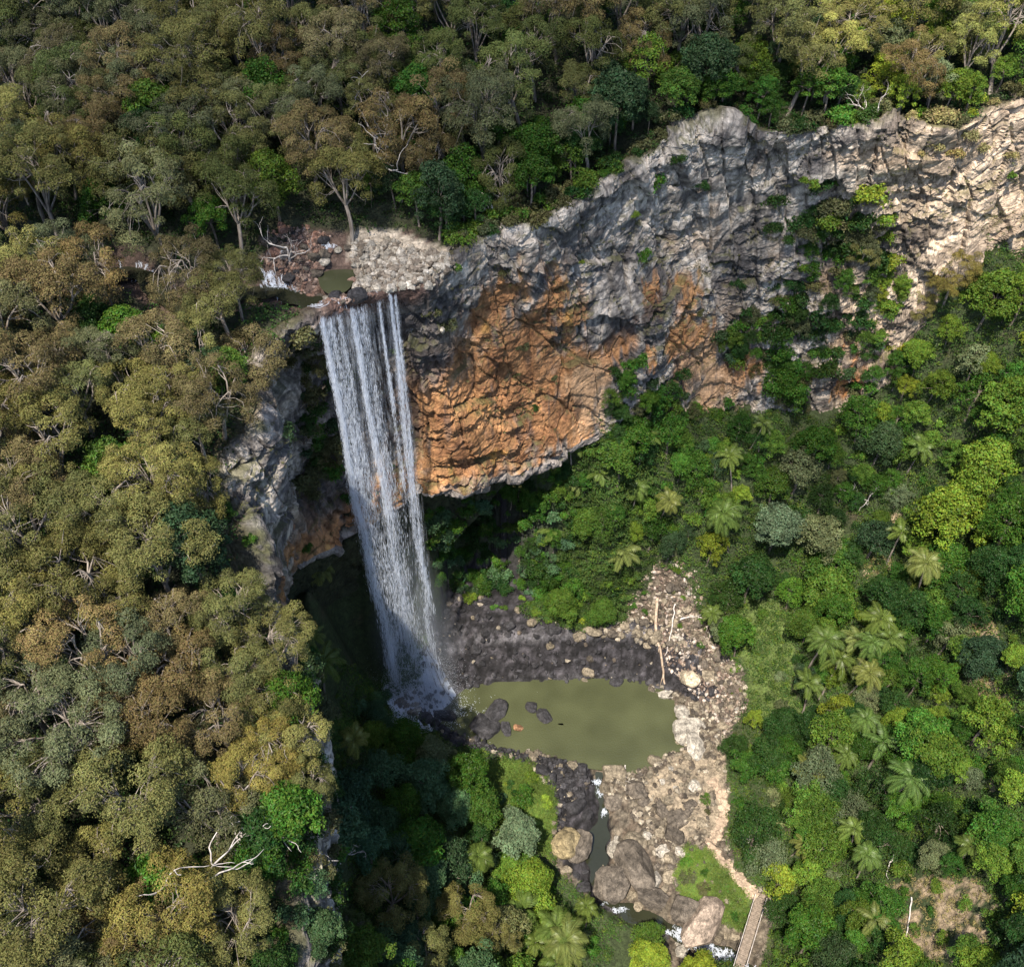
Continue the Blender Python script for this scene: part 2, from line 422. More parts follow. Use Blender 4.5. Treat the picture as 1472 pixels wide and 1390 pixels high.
def H_gorge(x, y):
    h = HG(x, y)
    p = np.stack([np.ravel(x), np.ravel(y), 0 * np.ravel(x)], 1)
    sh = np.shape(x)
    h = h + (.9 * fbm(p / 7, 4, 25)).reshape(sh) * sstep(-1.5, 6, h)
    d = polydist(CREEK_DN, x, y)
    h = np.where(d < 7, np.minimum(h, HG(x, y)) - 1.5 * (1 - sstep(.8, 2.8, d)), h)
    near = (x > -32) & (x < 62) & (y > 78) & (y < 140)
    dp = np.full(sh, 99.0); ins = np.zeros(sh, bool)
    nz = fbm(p / 2.3, 3, 26).reshape(sh)
    ring = np.vstack([POOL_OUT, POOL_OUT[:1]])
    if near.any():
        dp[near] = polydist(ring, x[near], y[near]); ins[near] = inpoly(POOL_OUT, x[near] + .4 * nz[near], y[near] + .4 * nz[near])
    lw = inpoly(LEDGE, x + 1.2 * nz, y + .8 * nz) & ~ins & (y > 117)
    prof = np.interp(dp + .8 * nz, [0, .8, 1.4, 1.9, 3.4, 4.0, 5.4, 6.0, 8.0, 8.8, 12], [.1, .5, .9, 3.0, 3.7, 5.6, 6.0, 7.8, 8.3, 9.4, 11])
    h = np.where(lw, prof + .35 * nz, h)
    h = np.where(ins, np.minimum(h, -.25 - .28 * dp), h)
    out_ok = (~ins) & (dp < 5) & (d > 3)
    h = np.where(out_ok, np.maximum(h, .12 + .16 * dp), h)
    # splash apron where the fall lands
    dx, dy = x + 19.5, y - 121.0
    g = np.exp(-((dx / 7.5) ** 2 + (dy / 5.0) ** 2))
    h = h + 11 * g
    return h

# ---- gorge floor mesh
def grid_mesh(x0, x1, y0, y1, step, hf):
    xs = np.arange(x0, x1 + step * .5, step); ys = np.arange(y0, y1 + step * .5, step)
    X, Y = np.meshgrid(xs, ys, indexing='ij'); Z = hf(X, Y)
    V = np.stack([X, Y, Z], -1).reshape(-1, 3); ny = len(ys)
    i, j = np.meshgrid(np.arange(len(xs) - 1), np.arange(ny - 1), indexing='ij')
    k = i * ny + j
    Fq = np.stack([k, k + ny, k + ny + 1, k + 1], -1).reshape(-1, 4)
    return V, Fq

def drop_unused(V, Fq):
    used = np.unique(Fq); m = -np.ones(len(V), int); m[used] = np.arange(len(used))
    return V[used], m[Fq]

GV, GF = grid_mesh(-62, 115, 30, 172, .55, H_gorge)
GV2, GF2 = grid_mesh(-62, 260, -60, 190, 3.0, lambda x, y: H_gorge(x, y) - .5)
GBVH = BVHTree.FromPolygons(GV.tolist(), GF.tolist())

def hitb(bvh, u, v):
    d = Vector(ray(u, v)).normalized()
    h = bvh.ray_cast(Vector(CAM), d)
    return (np.array(h[0]), np.array(h[1])) if h[0] is not None else None

def world_poly(pts, bvh=GBVH):
    out = []
    for u, v in pts:
        h = hitb(bvh, u, v)
        out.append(h[0] if h else atz(u, v, 0))
    return out

# rocky/bare areas in the gorge (world polygons)
W_ROCK = world_poly([(560, 1010), (600, 990), (625, 890), (650, 850), (700, 858), (760, 885), (830, 905), (852, 902), (900, 890), (905, 860), (940, 815), (985, 820), (1000, 870), (1010, 900), (1035, 935), (1065, 960), (1075, 1010), (1052, 1050), (1045, 1100), (1050, 1150), (1046, 1210), (1062, 1255), (1100, 1280), (1115, 1300), (1100, 1390), (960, 1400), (960, 1350), (930, 1325), (870, 1310), (845, 1290), (800, 1250), (790, 1200), (800, 1150), (760, 1100), (700, 1080), (650, 1070), (610, 1035)])
W_DARK = world_poly([(600, 990), (625, 880), (650, 845), (700, 855), (760, 885), (830, 908), (900, 918), (960, 930), (1010, 960), (1040, 1000), (1000, 1010), (950, 985), (900, 990), (800, 985), (700, 1000), (660, 1040), (760, 1085), (840, 1095), (872, 1150), (880, 1220), (880, 1290), (960, 1340), (960, 1360), (860, 1300), (800, 1230), (800, 1150), (770, 1100), (700, 1085), (640, 1070), (605, 1030)])
W_SAND = world_poly([(940, 1110), (985, 1080), (1040, 1070), (1046, 1100), (1048, 1160), (1040, 1200), (1010, 1210), (960, 1200), (930, 1180), (905, 1150), (920, 1130)])
W_GRASS = [world_poly([(700, 1100), (760, 1095), (795, 1130), (798, 1180), (790, 1240), (750, 1200), (700, 1170), (670, 1130)]),
           world_poly([(985, 1215), (1020, 1225), (1060, 1270), (1080, 1300), (1075, 1340), (1030, 1320), (985, 1300), (970, 1260)]),
           world_poly([(1040, 890), (1080, 850), (1130, 860), (1140, 960), (1150, 1030), (1090, 1040), (1070, 960)])]
W_DRY = [world_poly([(1270, 1270), (1320, 1255), (1420, 1270), (1440, 1320), (1400, 1380), (1280, 1380)]),
         world_poly([(1275, 735), (1300, 740), (1290, 800), (1255, 850), (1240, 820)]),
         world_poly([(1420, 1060), (1450, 1040), (1455, 1110), (1425, 1140)]),
         world_poly([(1395, 880), (1440, 900), (1460, 1050), (1425, 1050), (1400, 960)])]

def ground_colour(V):
    x, y = V[:, 0], V[:, 1]; p = V.copy(); 
    c = np.empty((len(V), 3)); n1 = fbm(p / 6, 4, 60); n2 = fbm(p / 1.6, 3, 61)
    wob = n1 * 2.2 + n2 * .8
    xw, yw = x + n1 * 1.8 + n2 * .5, y - n1 * 1.8
    c[:] = (.035, .05, .018)
    brown = .6 * sstep(.2, .6, n1 + .3 * n2)[:, None]
    c = c * (1 - brown) + np.array([.075, .055, .035]) * brown
    inl = inpoly(LEDGE, xw, yw) & (y > 116)
    rock = inpoly(W_ROCK, xw, yw) | inl
    F1, F2, idc = cells(p / np.array([1.5, 1.5, 1.5]), 70)
    tan = np.array([.145, .122, .092]) * (0.55 + .75 * idc[:, None])
    mixd = sstep(-.2, .3, n2)[:, None]
    tan = tan * (1 - .55 * mixd) + np.array([.1, .07, .05]) * .55 * mixd
    tan *= (.4 + .6 * sstep(.02, .16, F2 - F1))[:, None]
    c = np.where(rock[:, None], tan, c)
    dark = inpoly(W_DARK, xw, yw) | inl
    lay = np.abs(np.mod(V[:, 2] / .9 + .35 * n2, 1) - .5) * 2
    band = sstep(6.6, 7.4, V[:, 2]) * (1 - sstep(8.4, 9.2, V[:, 2])) * (V[:, 1] > 118) + (1 - sstep(.3, 1.4, V[:, 2])) * (V[:, 1] > 118) * .55
    dk = np.array([.026, .024, .027]) * (0.4 + 1.6 * idc[:, None] ** 2) * (.25 + 1.3 * lay[:, None]) + np.array([.07, .068, .072]) * (band * sstep(-.35, .25, n2 + .5 * n1))[:, None]
    c = np.where((rock & dark)[:, None], dk, c)
    sand = inpoly(W_SAND, xw, yw) & rock & (n2 + n1 > -.15)
    c = np.where(sand[:, None], np.array([.27, .22, .158]) * (.85 + .3 * n2[:, None]), c)
    for g in W_GRASS:
        m = inpoly(g, xw, yw)
        c = np.where(m[:, None], np.array([.07, .1, .025]) * (1 + .5 * n2[:, None]), c)
    for g in W_DRY:
        m = inpoly(g, xw, yw) & (n1 + n2 > .04)
        c = np.where(m[:, None], np.array([.26, .2, .13]) * (1 + .4 * n2[:, None]), c)
    wet = (V[:, 2] < .25) & (V[:, 2] > -3)
    return c, rock, dark, sand

gc, g_rock, g_dark, g_sand = ground_colour(GV)
# blocky relief in rocky areas
F1, F2, idc = cells(GV / np.array([2.6, 2.6, 4.0]), 80)
F1b, F2b, idb = cells(GV / 1.15, 84)
gorge_V = GV.copy()
rel = (idc - .45) * 1.1 * sstep(.0, .25, F2 - F1) + (idb - .5) * .6
gorge_V[:, 2] += np.where(g_rock & ~g_sand, rel * sstep(-2, .5, GV[:, 2]), 0)
# shelf behind the pool: sharpen into ledges
gorge = mesh_np("gorge_terrain", gorge_V, GF, M_GROUND, True, vcol=gc)
gorge["kind"] = "structure"
GBVH = BVHTree.FromPolygons(gorge_V.tolist(), GF.tolist())
# coarse outer part of the gorge
cx = GV2[GF2].mean(1)
keep = ~((cx[:, 0] > -60) & (cx[:, 0] < 113) & (cx[:, 1] > 32) & (cx[:, 1] < 170))
v_, f_ = drop_unused(GV2, GF2[keep])
o = mesh_np("valley_terrain", v_, f_, M_GROUND, True, vcol=np.tile((.035, .05, .018), (len(v_), 1))); o["kind"] = "structure"

# ---- plateau mesh
PV, PF = grid_mesh(-190, 170, -60, 250, 1.0, H_plateau)
cpt = PV[PF].mean(1)
ing = inpoly(GORGE_POLY, cpt[:, 0], cpt[:, 1])
dr = polydist(RIM, cpt[:, 0], cpt[:, 1])
keep = ~(ing | (dr < 3.0))
v_, f_ = drop_unused(PV, PF[keep])
n1 = fbm(v_ / 5, 4, 31); n2 = fbm(v_ / 1.3, 3, 33)
pc = np.tile((.032, .036, .018), (len(v_), 1)) * (1 + .4 * n2[:, None])
dcr = polydist(CREEK_UP, v_[:, 0], v_[:, 1])
bare = [atz(u, v, 102.5) for u, v in ((480, 345), (560, 340), (640, 362), (700, 350), (700, 400), (640, 440), (590, 430), (520, 425), (440, 440), (380, 420), (380, 370), (440, 350))]
bm_ = inpoly(bare, v_[:, 0] + n1, v_[:, 1] + n1) | (dcr < 3.5 + 2 * n1)
pale = inpoly([atz(u, v, 102.5) for u, v in ((500, 345), (560, 340), (640, 362), (700, 350), (700, 400), (640, 440), (575, 425), (510, 405))], v_[:, 0], v_[:, 1])
pc = np.where(bm_[:, None], np.array([.09, .062, .05]) * (1 + .6 * n2[:, None]), pc)
pc = np.where((bm_ & pale)[:, None], np.array([.38, .33, .27]) * (1 + .4 * n2[:, None]), pc)
plateau = mesh_np("plateau_ground", v_, f_, M_GROUND, True, vcol=pc); plateau["kind"] = "structure"
PBVH = BVHTree.FromPolygons(v_.tolist(), f_.tolist())
VF, FF = grid_mesh(-900, 900, -700, 1500, 20.0, lambda x, y: np.where((x > 150) | (x < -170) | (y > 225) | (y < -50), 62 + .22 * np.clip(y + 50, 0, 450) + 18 * np.sin(x / 170) * np.cos(y / 210) + .1 * np.abs(x) - 3, -80))
cpt = VF[FF].mean(1)
keep = ~((cpt[:, 0] > -175) & (cpt[:, 0] < 155) & (cpt[:, 1] > -55) & (cpt[:, 1] < 235))
v_, f_ = drop_unused(VF, FF[keep])
o = mesh_np("hills", v_, f_, M_GROUND, True, vcol=np.tile((.045, .05, .02), (len(v_), 1))); o["kind"] = "structure"

# ---- cliff sheet
ROWS = []
for s, n in zip(ST, NRM):
    Rm, m1, m2, B, ud, gz = s
    pz = float(HP(Rm[0] + n[0] * 8, Rm[1] + n[1] * 8))
    lip = abs(Rm[0] + 21) < 10 and abs(Rm[1] - 121) < 6
    rows = [Rm + n * (4.2 if lip else 9) + [0, 0, pz - Rm[2] - 1.2], Rm + n * (2.6 if lip else 3.8) + [0, 0, .0 if lip else .2], Rm, m1, m2, B]
    if ud <= 2:
        rows += [B + n * 1.5 - [0, 0, 5], B + n * 2 - [0, 0, 14]]
    else:
        rows += [B + n * (ud * .75) + [0, 0, 1.5], np.array([*(B + n * (ud + 1))[:2], gz - 3])]
    ROWS.append(rows)
NET = np.array(ROWS)          # stations x rows x 3

def catmull(P, reps):
    """P (n, ..., 3); reps samples per segment"""
    n = len(P); out = []
    for i in range(n - 1):
        p0 = P[max(i - 1, 0)]; p1 = P[i]; p2 = P[i + 1]; p3 = P[min(i + 2, n - 1)]
        for t in np.arange(reps[i]) / reps[i]:
            out.append(.5 * ((2 * p1) + (p2 - p0) * t + (2 * p0 - 5 * p1 + 4 * p2 - p3) * t * t + (3 * p1 - p0 - 3 * p2 + p3) * t ** 3))
    out.append(P[-1])
    return np.array(out)

seg = np.linalg.norm(np.diff(RIM, axis=0), axis=1)
reps = [max(4, int(L / (.27 if 3 <= i < len(ST) - 3 else 1.0))) for i, L in enumerate(seg)]
NS = catmull(NET, reps)                       # S x rows x 3
segr = np.linalg.norm(np.diff(NET[6:20], axis=1), axis=2).max(0)
repr_ = [max(4, int(L / .29)) for L in segr]
CG = catmull(NS.transpose(1, 0, 2), repr_).transpose(1, 0, 2)   # S x T x 3
nS, nT = CG.shape[:2]
rowparam = np.concatenate([np.arange(r) / r + i for i, r in enumerate(repr_)] + [[len(repr_)]])
du = np.gradient(CG, axis=0); dv = np.gradient(CG, axis=1)
nn = unit(np.cross(du, dv)).reshape(-1, 3)
# make normals point out of rock (towards gorge)
cen = CG.reshape(-1, 3)
outdir = -np.repeat(np.stack([np.interp(np.arange(nS), np.concatenate([[0], np.cumsum(reps)]), NRM[:, k]) for k in range(3)], 1), nT, 0)
vertical = np.tile((rowparam > 1.9) & (rowparam < 5.2), nS)
sgn = np.sign((nn[vertical] * outdir[vertical]).sum(1).mean())
nn *= sgn
P3 = cen
big = fbm(P3 / np.array([11, 11, 16]), 4, 40)
dipx = np.stack([P3[:, 0] * .86 + P3[:, 2] * .5, P3[:, 1], -P3[:, 0] * .5 + P3[:, 2] * .86], 1)
a1, b1, id1 = cells(dipx / np.array([8.5, 7.0, 3.4]) + .5 * big[:, None], 42)
a2, b2, id2 = cells(dipx / np.array([3.4, 3.0, 1.25]) + .5 * big[:, None], 46)
a3, b3, id3 = cells(dipx / np.array([1.6, 1.4, .7]) + .4 * big[:, None], 50)
med = fbm(P3 / 2.2, 3, 52)
tilt = P3[:, 2] + .18 * P3[:, 0] + 2.0 * fbm(P3 / np.array([14, 14, 30]), 2, 54)
ledge = (np.mod(tilt / 4.3, 1.0)) ** 2 + .5 * np.mod(tilt / 1.7 + .4 * med, 1.0) ** 2
rid = 1 - np.abs(fbm(P3 / np.array([5, 5, 9]), 3, 56))
va, vb, idv = cells(np.stack([P3[:, 0] + .25 * P3[:, 2], P3[:, 1], P3[:, 2]], 1) / np.array([4.2, 5.0, 13.0]) + .25 * big[:, None], 58)
wa, wb, idw = cells(P3 / np.array([11.0, 9.0, 9.0]) + .3 * big[:, None], 59)
rgh = sstep(-.25, .35, fbm(P3 / np.array([9, 9, 6]), 3, 60)) * .85 + .15
disp = 2.3 * big + (idw - .5) * 1.8 + (idv - .5) * 1.5 - .7 * (1 - sstep(0, .05, vb - va)) + rgh * ((id1 - .5) * 1.3 + (id2 - .5) * .7 + (id3 - .5) * .28 - .45 * (1 - sstep(.0, .07, b1 - a1)) - .3 * (1 - sstep(0, .09, b2 - a2))) + .3 * med - 1.0 * ledge * sstep(-.3, .3, big) * rgh + .6
fade = np.tile(np.interp(rowparam, [0, 1, 1.5, 2.0, 5, 5.4, 7], [0, .35, .75, 1, 1, .8, .7]), nS)
lipd = np.exp(-((P3[:, 0] + 21) / 9) ** 2 - ((P3[:, 1] - 122) / 8) ** 2) * np.tile(np.interp(rowparam, [1, 2, 2.6], [1, 1, 0]), nS)
fade = fade * (1 - .8 * lipd)
CV3 = P3 + nn * (disp * fade)[:, None]
k = (np.arange(nS - 1)[:, None] * nT + np.arange(nT - 1)[None]).ravel()
CF = np.stack([k, k + 1, k + nT + 1, k + nT], 1)
if sgn < 0: CF = CF[:, ::-1]
CBVH = BVHTree.FromPolygons(CV3.tolist(), CF.tolist())
# colours
def blob(px, rad, soft=.5):
    out = np.zeros(len(CV3))
    for (u, v, rr) in px:
        h = hitb(CBVH, u, v)
        if h is None: continue
        d = np.linalg.norm((CV3 - h[0]) * [1, 1, .8], axis=1) + (big * 2.5 + med * 1.6 + streakn * 4.5)
        out = np.maximum(out, 1 - sstep(rr * rad * (1 - soft), rr * rad * (1 + soft * .5), d))
    return out
grey = np.array([.30, .285, .275]); 
patch = fbm(dipx / np.array([6.5, 5, 2.6]), 5, 62, .62); streakn = fbm(P3 / np.array([.9, .9, 8]), 4, 64)
fine = fbm(P3 / .8, 3, 66, .7)
tone = np.clip(.46 + patch * 1.9 + fine * .8, 0, 1)[:, None]
cc = np.array([.085, .08, .082]) * (1 - tone) + np.array([.43, .40, .37]) * tone
warm = sstep(.15, .45, fbm(P3 / 6, 4, 68))[:, None]
cc = cc * (1 - .5 * warm) + np.array([.30, .22, .15]) * .5 * warm
org = blob([(640, 600, 10), (700, 600, 11), (760, 560, 9), (640, 665, 8), (720, 520, 8), (700, 645, 9), (750, 630, 8), (790, 605, 7), (670, 675, 6), (830, 610, 5), (800, 520, 7), (735, 410, 5.5), (700, 450, 5), (790, 440, 5), (830, 580, 6), (990, 430, 3.5), (980, 470, 4), (1000, 520, 5), (1000, 480, 4), (1020, 560, 4), (960, 500, 3), (560, 730, 7), (480, 780, 7), (520, 755, 6), (600, 700, 6), (405, 830, 5), (440, 800, 6), (420, 800, 4), (850, 540, 6), (760, 480, 6), (820, 460, 5), (670, 540, 8), (880, 500, 4), (1060, 540, 4), (940, 430, 3), (1215, 550, 3), (1225, 500, 2.4), (940, 520, 2.5)], 1.0)
ot = np.clip(.5 + .9 * fbm(P3 / 3.2, 4, 72) + .4 * fine, 0, 1)[:, None]
ocol = np.array([.14, .066, .032]) * (1 - ot) + np.array([.40, .215, .10]) * ot
gr2 = sstep(.22, .5, patch - .1 * streakn)[:, None]
ocol = ocol * (1 - .6 * gr2) + np.array([.30, .24, .2]) * .6 * gr2
yel = sstep(.3, .55, fbm(P3 / np.array([2.2, 2.2, 6]), 3, 74))[:, None]
ocol = ocol * (1 - .35 * yel) + np.array([.5, .3, .06]) * .35 * yel
cc = cc * (1 - org[:, None]) + ocol * org[:, None]
tanb = blob([(1010, 560, 5), (1040, 580, 5), (1000, 520, 4), (850, 560, 5), (860, 590, 4)], 1.0)[:, None]
cc = cc * (1 - .6 * tanb) + np.array([.44, .31, .2]) * .6 * tanb
# dark water stains, then wet rock and painted shade
stain = sstep(.12, .42, streakn + .25 * patch)[:, None] * (.5 + .2 * (1 - org[:, None]))
cc = cc * (1 - stain) + np.array([.035, .035, .04]) * stain
dk = blob([(590, 500, 8), (560, 480, 9), (500, 520, 9), (520, 600, 9), (560, 600, 8), (490, 650, 8), (600, 460, 7), (460, 700, 6), (595, 440, 5), (1060, 400, 5), (1090, 330, 3), (1060, 370, 5), (370, 800, 5), (350, 740, 4), (880, 470, 3.5), (940, 460, 3), (960, 440, 2.5), (1315, 330, 4), (1310, 370, 3)], 1.0)[:, None]  # wet rock at the fall; shade painted in recesses, gully and beside the bush
cc = cc * (1 - .8 * dk) + np.array([.03, .03, .036]) * .8 * dk * (1 + fine[:, None])
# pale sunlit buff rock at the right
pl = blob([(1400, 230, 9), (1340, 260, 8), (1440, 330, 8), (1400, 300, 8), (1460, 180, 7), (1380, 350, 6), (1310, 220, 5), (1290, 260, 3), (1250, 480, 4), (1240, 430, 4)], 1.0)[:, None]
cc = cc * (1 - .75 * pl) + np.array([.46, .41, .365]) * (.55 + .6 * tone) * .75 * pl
# mossy / scrubby tops and ledges
cn = unit(np.cross(np.gradient(CV3.reshape(nS, nT, 3), axis=0), np.gradient(CV3.reshape(nS, nT, 3), axis=1)).reshape(-1, 3)) * sgn
upn = sstep(.45, .8, cn[:, 2] + .3 * patch)
mossc = np.array([.07, .075, .03])
mo = (upn * sstep(-.25, .2, fbm(P3 / 3, 3, 76)) * .75 * (1 - lipd))[:, None]
cc = cc * (1 - mo) + mossc * mo
# underside (roof of the undercut): grey
rp = np.tile(rowparam, nS)
ub = ((rp > 4.93) & (rp < 5.6))[:, None] * (1 - .0 * org[:, None])
cc = np.where(ub, np.array([.2, .185, .18]) * (1 + .5 * fine[:, None]), cc)
mb = (sstep(5.25, 5.6, rp))[:, None]
cc = cc * (1 - mb) + np.array([.030, .036, .018]) * (1 + .8 * fine[:, None]) * mb
warmr = sstep(52, 66, P3[:, 0])[:, None]
cc = cc * (1 + warmr * (np.array([1.2, 1.08, .93]) - 1)) * np.array([1.03, 1.0, .965])
top = (1 - sstep(1.1, 1.9, rp + .3 * med))[:, None] * (1 - sstep(.2, .8, lipd))[:, None]
cc = cc * (1 - top) + np.array([.06, .055, .03]) * top
wetl = sstep(.1, .6, lipd)[:, None]
cc = cc * (1 - wetl) + np.array([.09, .055, .045]) * (1 + fine[:, None]) * wetl
cc = np.clip(cc, .012, .62)
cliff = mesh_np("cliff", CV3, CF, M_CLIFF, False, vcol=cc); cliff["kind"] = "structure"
# ================================================================== PART 2 : water, rocks, plants
def tag(o, label=None, cat=None, group=None, kind=None):
    if label: o["label"] = label
    if cat: o["category"] = cat
    if group: o["group"] = group
    if kind: o["kind"] = kind
    return o

def down(bvh, x, y):
    h = bvh.ray_cast(Vector((x, y, 300)), Vector((0, 0, -1)))
    return h[0].z if h[0] is not None else None

def ground(x, y):
    """height of the walkable surface"""
    ing = inpoly(GORGE_POLY, np.array([x]), np.array([y]))[0]
    z = down(GBVH if ing else PBVH, x, y)
    if z is None: z = down(PBVH if ing else GBVH, x, y)
    return z if z is not None else float(HP(x, y))

def gground(x, y):
    z = down(GBVH, x, y); return z if z is not None else 0.0

def place_px(u, v, h, bvh=None):
    """base point of a thing whose centre, h above the ground, is seen at (u, v)"""
    d = ray(u, v); best = None
    if bvh is None and u > 430 and v > 800: bvh = GBVH
    for t in np.arange(50, 330, 1.0):
        p = CAM + d * t
        g = down(bvh, p[0], p[1]) if bvh else ground(p[0], p[1])
        if g is None: continue
        if p[2] - g <= h:
            if p[2] - g < h - 4:      # the line of sight ran into the rock wall
                g = p[2] - h
            return np.array([p[0], p[1], g])
    return None

# ---- water -----------------------------------------------------------
def mat_water(name, col, rough=.08, ripple=1.6, dist=.06, spec=.5):
    m, nt, b = newmat(name); L = nt.links
    tc = N(nt, 'ShaderNodeTexCoord'); no = N(nt, 'ShaderNodeTexNoise'); no.inputs['Scale'].default_value = ripple; no.inputs['Detail'].default_value = 3
    n2 = N(nt, 'ShaderNodeTexNoise'); n2.inputs['Scale'].default_value = .09; n2.inputs['Detail'].default_value = 2
    L.new(tc.outputs['Object'], no.inputs[0]); L.new(tc.outputs['Object'], n2.inputs[0])
    bp = N(nt, 'ShaderNodeBump'); bp.inputs['Distance'].default_value = dist; bp.inputs['Strength'].default_value = .8
    L.new(no.outputs[0], bp.inputs['Height']); L.new(bp.outputs[0], b.inputs['Normal'])
    mr = N(nt, 'ShaderNodeMapRange'); mr.inputs['From Min'].default_value = .35; mr.inputs['From Max'].default_value = .65; mr.inputs['To Min'].default_value = .8; mr.inputs['To Max'].default_value = 1.15
    L.new(n2.outputs[0], mr.inputs[0])
    vm = N(nt, 'ShaderNodeVectorMath', operation='SCALE'); vm.inputs[0].default_value = col; L.new(mr.outputs[0], vm.inputs['Scale'])
    L.new(vm.outputs[0], b.inputs['Base Color'])
    b.inputs['Roughness'].default_value = rough; b.inputs['Specular IOR Level'].default_value = spec
    return m
M_POOL = mat_water("murky_pool_water", (.055, .061, .030), .1, 3.0, .12)
M_CREEK = mat_water("creek_water", (.022, .024, .014), .1, 1.5, .07)
M_UPOOL = mat_water("upper_pool_water", (.05, .055, .03), .1, 1.5, .04)

def sheet(name, poly, z, mat, step=1.0):
    poly = np.array([p[:2] for p in poly])
    # closed smooth outline, triangulated as a fan of rings
    c = poly.mean(0); pl = catmull(np.vstack([poly, poly[:1]]), [8] * len(poly))[:-1]
    rings = [c + (pl - c) * s for s in (1, .7, .4, .02)]
    V = np.vstack(rings); V = np.column_stack([V, np.full(len(V), z)]); n = len(pl)
    f = []
    for r in range(3):
        for i in range(n):
            j = (i + 1) % n; f.append([r * n + i, r * n + j, (r + 1) * n + j, (r + 1) * n + i])
    o = mesh_np(name, V, np.array(f), mat); o["kind"] = "structure"; return o

pool_px = [(585, 1008), (600, 985), (640, 972), (720, 970), (800, 966), (900, 960), (955, 985), (985, 1030), (1000, 1080), (965, 1110), (925, 1125), (870, 1120), (820, 1100), (740, 1090), (660, 1075), (610, 1050)]
sheet("plunge_pool_water", [c_ + (np.array(q_) - c_) * 1.06 for c_ in [POOL_OUT.mean(0)] for q_ in POOL_OUT[::4]], 0.0, M_POOL)
sheet("upper_pool_water", [np.array(p) for p in POOL_UP], float(HP(np.mean(POOL_UP, 0)[0], np.mean(POOL_UP, 0)[1])) - .75, M_UPOOL)
sheet("pond_water", [np.array(p) for p in POND], 103.9, mat_water("pond_blue_water", (.02, .05, .11), .1, 1.0, .03))

def strip(name, pts, width, mat, dz=0.0, n=10):
    C = catmull(np.array(pts), [n] * (len(pts) - 1)); t = unit(np.gradient(C, axis=0)); side = unit(np.stack([-t[:, 1], t[:, 0], 0 * t[:, 0]], 1))
    wv = (np.interp(np.arange(len(C)) / n, np.arange(len(width)), width) if isinstance(width, list) else width) * (1 + .25 * np.sin(np.arange(len(C)) * .7))
    V = np.stack([C + side * wv[:, None] * s for s in (-1, -.33, .33, 1)], 1) + [0, 0, dz]
    V = V.reshape(-1, 3); k = (np.arange(len(C) - 1)[:, None] * 4 + np.arange(3)[None]).ravel()
    o = mesh_np(name, V, np.stack([k, k + 1, k + 5, k + 4], 1), mat); o["kind"] = "structure"; return o
strip("creek_water", CREEK_DN, [.7, .6, .8, 1.8, 1.9, .8, 1.0, 2.0, 1.2, 1.3, 1.5, 1.6, 1.8, 2], M_CREEK, -.35)
UC = catmull(np.array(CREEK_UP[:-1]), [4] * (len(CREEK_UP) - 2)); UC[:, 2] = HP(UC[:, 0], UC[:, 1]) - 1.25
strip("upper_creek_water", list(UC), 1.7, M_CREEK, 0, 3)

# ---- falling water ---------------------------------------------------
def mat_foam(name, alpha, streaky=False):
    m, nt, b = newmat(name); L = nt.links
    b.inputs['Base Color'].default_value = (.78, .85, .97, 1); b.inputs['Roughness'].default_value = .6
    tr = N(nt, 'ShaderNodeBsdfTranslucent'); tr.inputs[0].default_value = (.86, .88, .92, 1)
    m1 = N(nt, 'ShaderNodeMixShader'); m1.inputs[0].default_value = .45; L.new(b.outputs[0], m1.inputs[1]); L.new(tr.outputs[0], m1.inputs[2])
    tp = N(nt, 'ShaderNodeBsdfTransparent'); m2 = N(nt, 'ShaderNodeMixShader')
    L.new(tp.outputs[0], m2.inputs[1]); L.new(m1.outputs[0], m2.inputs[2])
    m2.inputs[0].default_value = alpha
    if streaky:
        at = N(nt, 'ShaderNodeAttribute', attribute_name="alpha")
        tc = N(nt, 'ShaderNodeTexCoord'); mp = N(nt, 'ShaderNodeMapping'); mp.inputs['Scale'].default_value = (2.6, 2.6, .22)
        no = N(nt, 'ShaderNodeTexNoise'); no.inputs['Scale'].default_value = 1; no.inputs['Detail'].default_value = 4; no.inputs['Roughness'].default_value = .65
        L.new(tc.outputs['Object'], mp.inputs[0]); L.new(mp.outputs[0], no.inputs[0])
        mr = N(nt, 'ShaderNodeMapRange'); mr.inputs['From Min'].default_value = .42; mr.inputs['From Max'].default_value = .72; L.new(no.outputs[0], mr.inputs[0])
        mu = N(nt, 'ShaderNodeMath', operation='MULTIPLY'); L.new(mr.outputs[0], mu.inputs[0]); L.new(at.outputs['Fac'], mu.inputs[1]); L.new(mu.outputs[0], m2.inputs[0])
    L.new(m2.outputs[0], nt.nodes['Material Output'].inputs[0])
    return m
M_STREAK = mat_foam("falling_water", .6)
M_VEIL = mat_foam("water_veil", 1, True)
M_RAPID = mat_foam("white_water", .62)

fall = bpy.data.objects.new("waterfall", None); COL.objects.link(fall); fall.location = (-21, 120, 0)
tag(fall, "tall thin plunge waterfall of white strands dropping into the pool", "waterfall")
FO = np.array([-21, 120, 0.0])
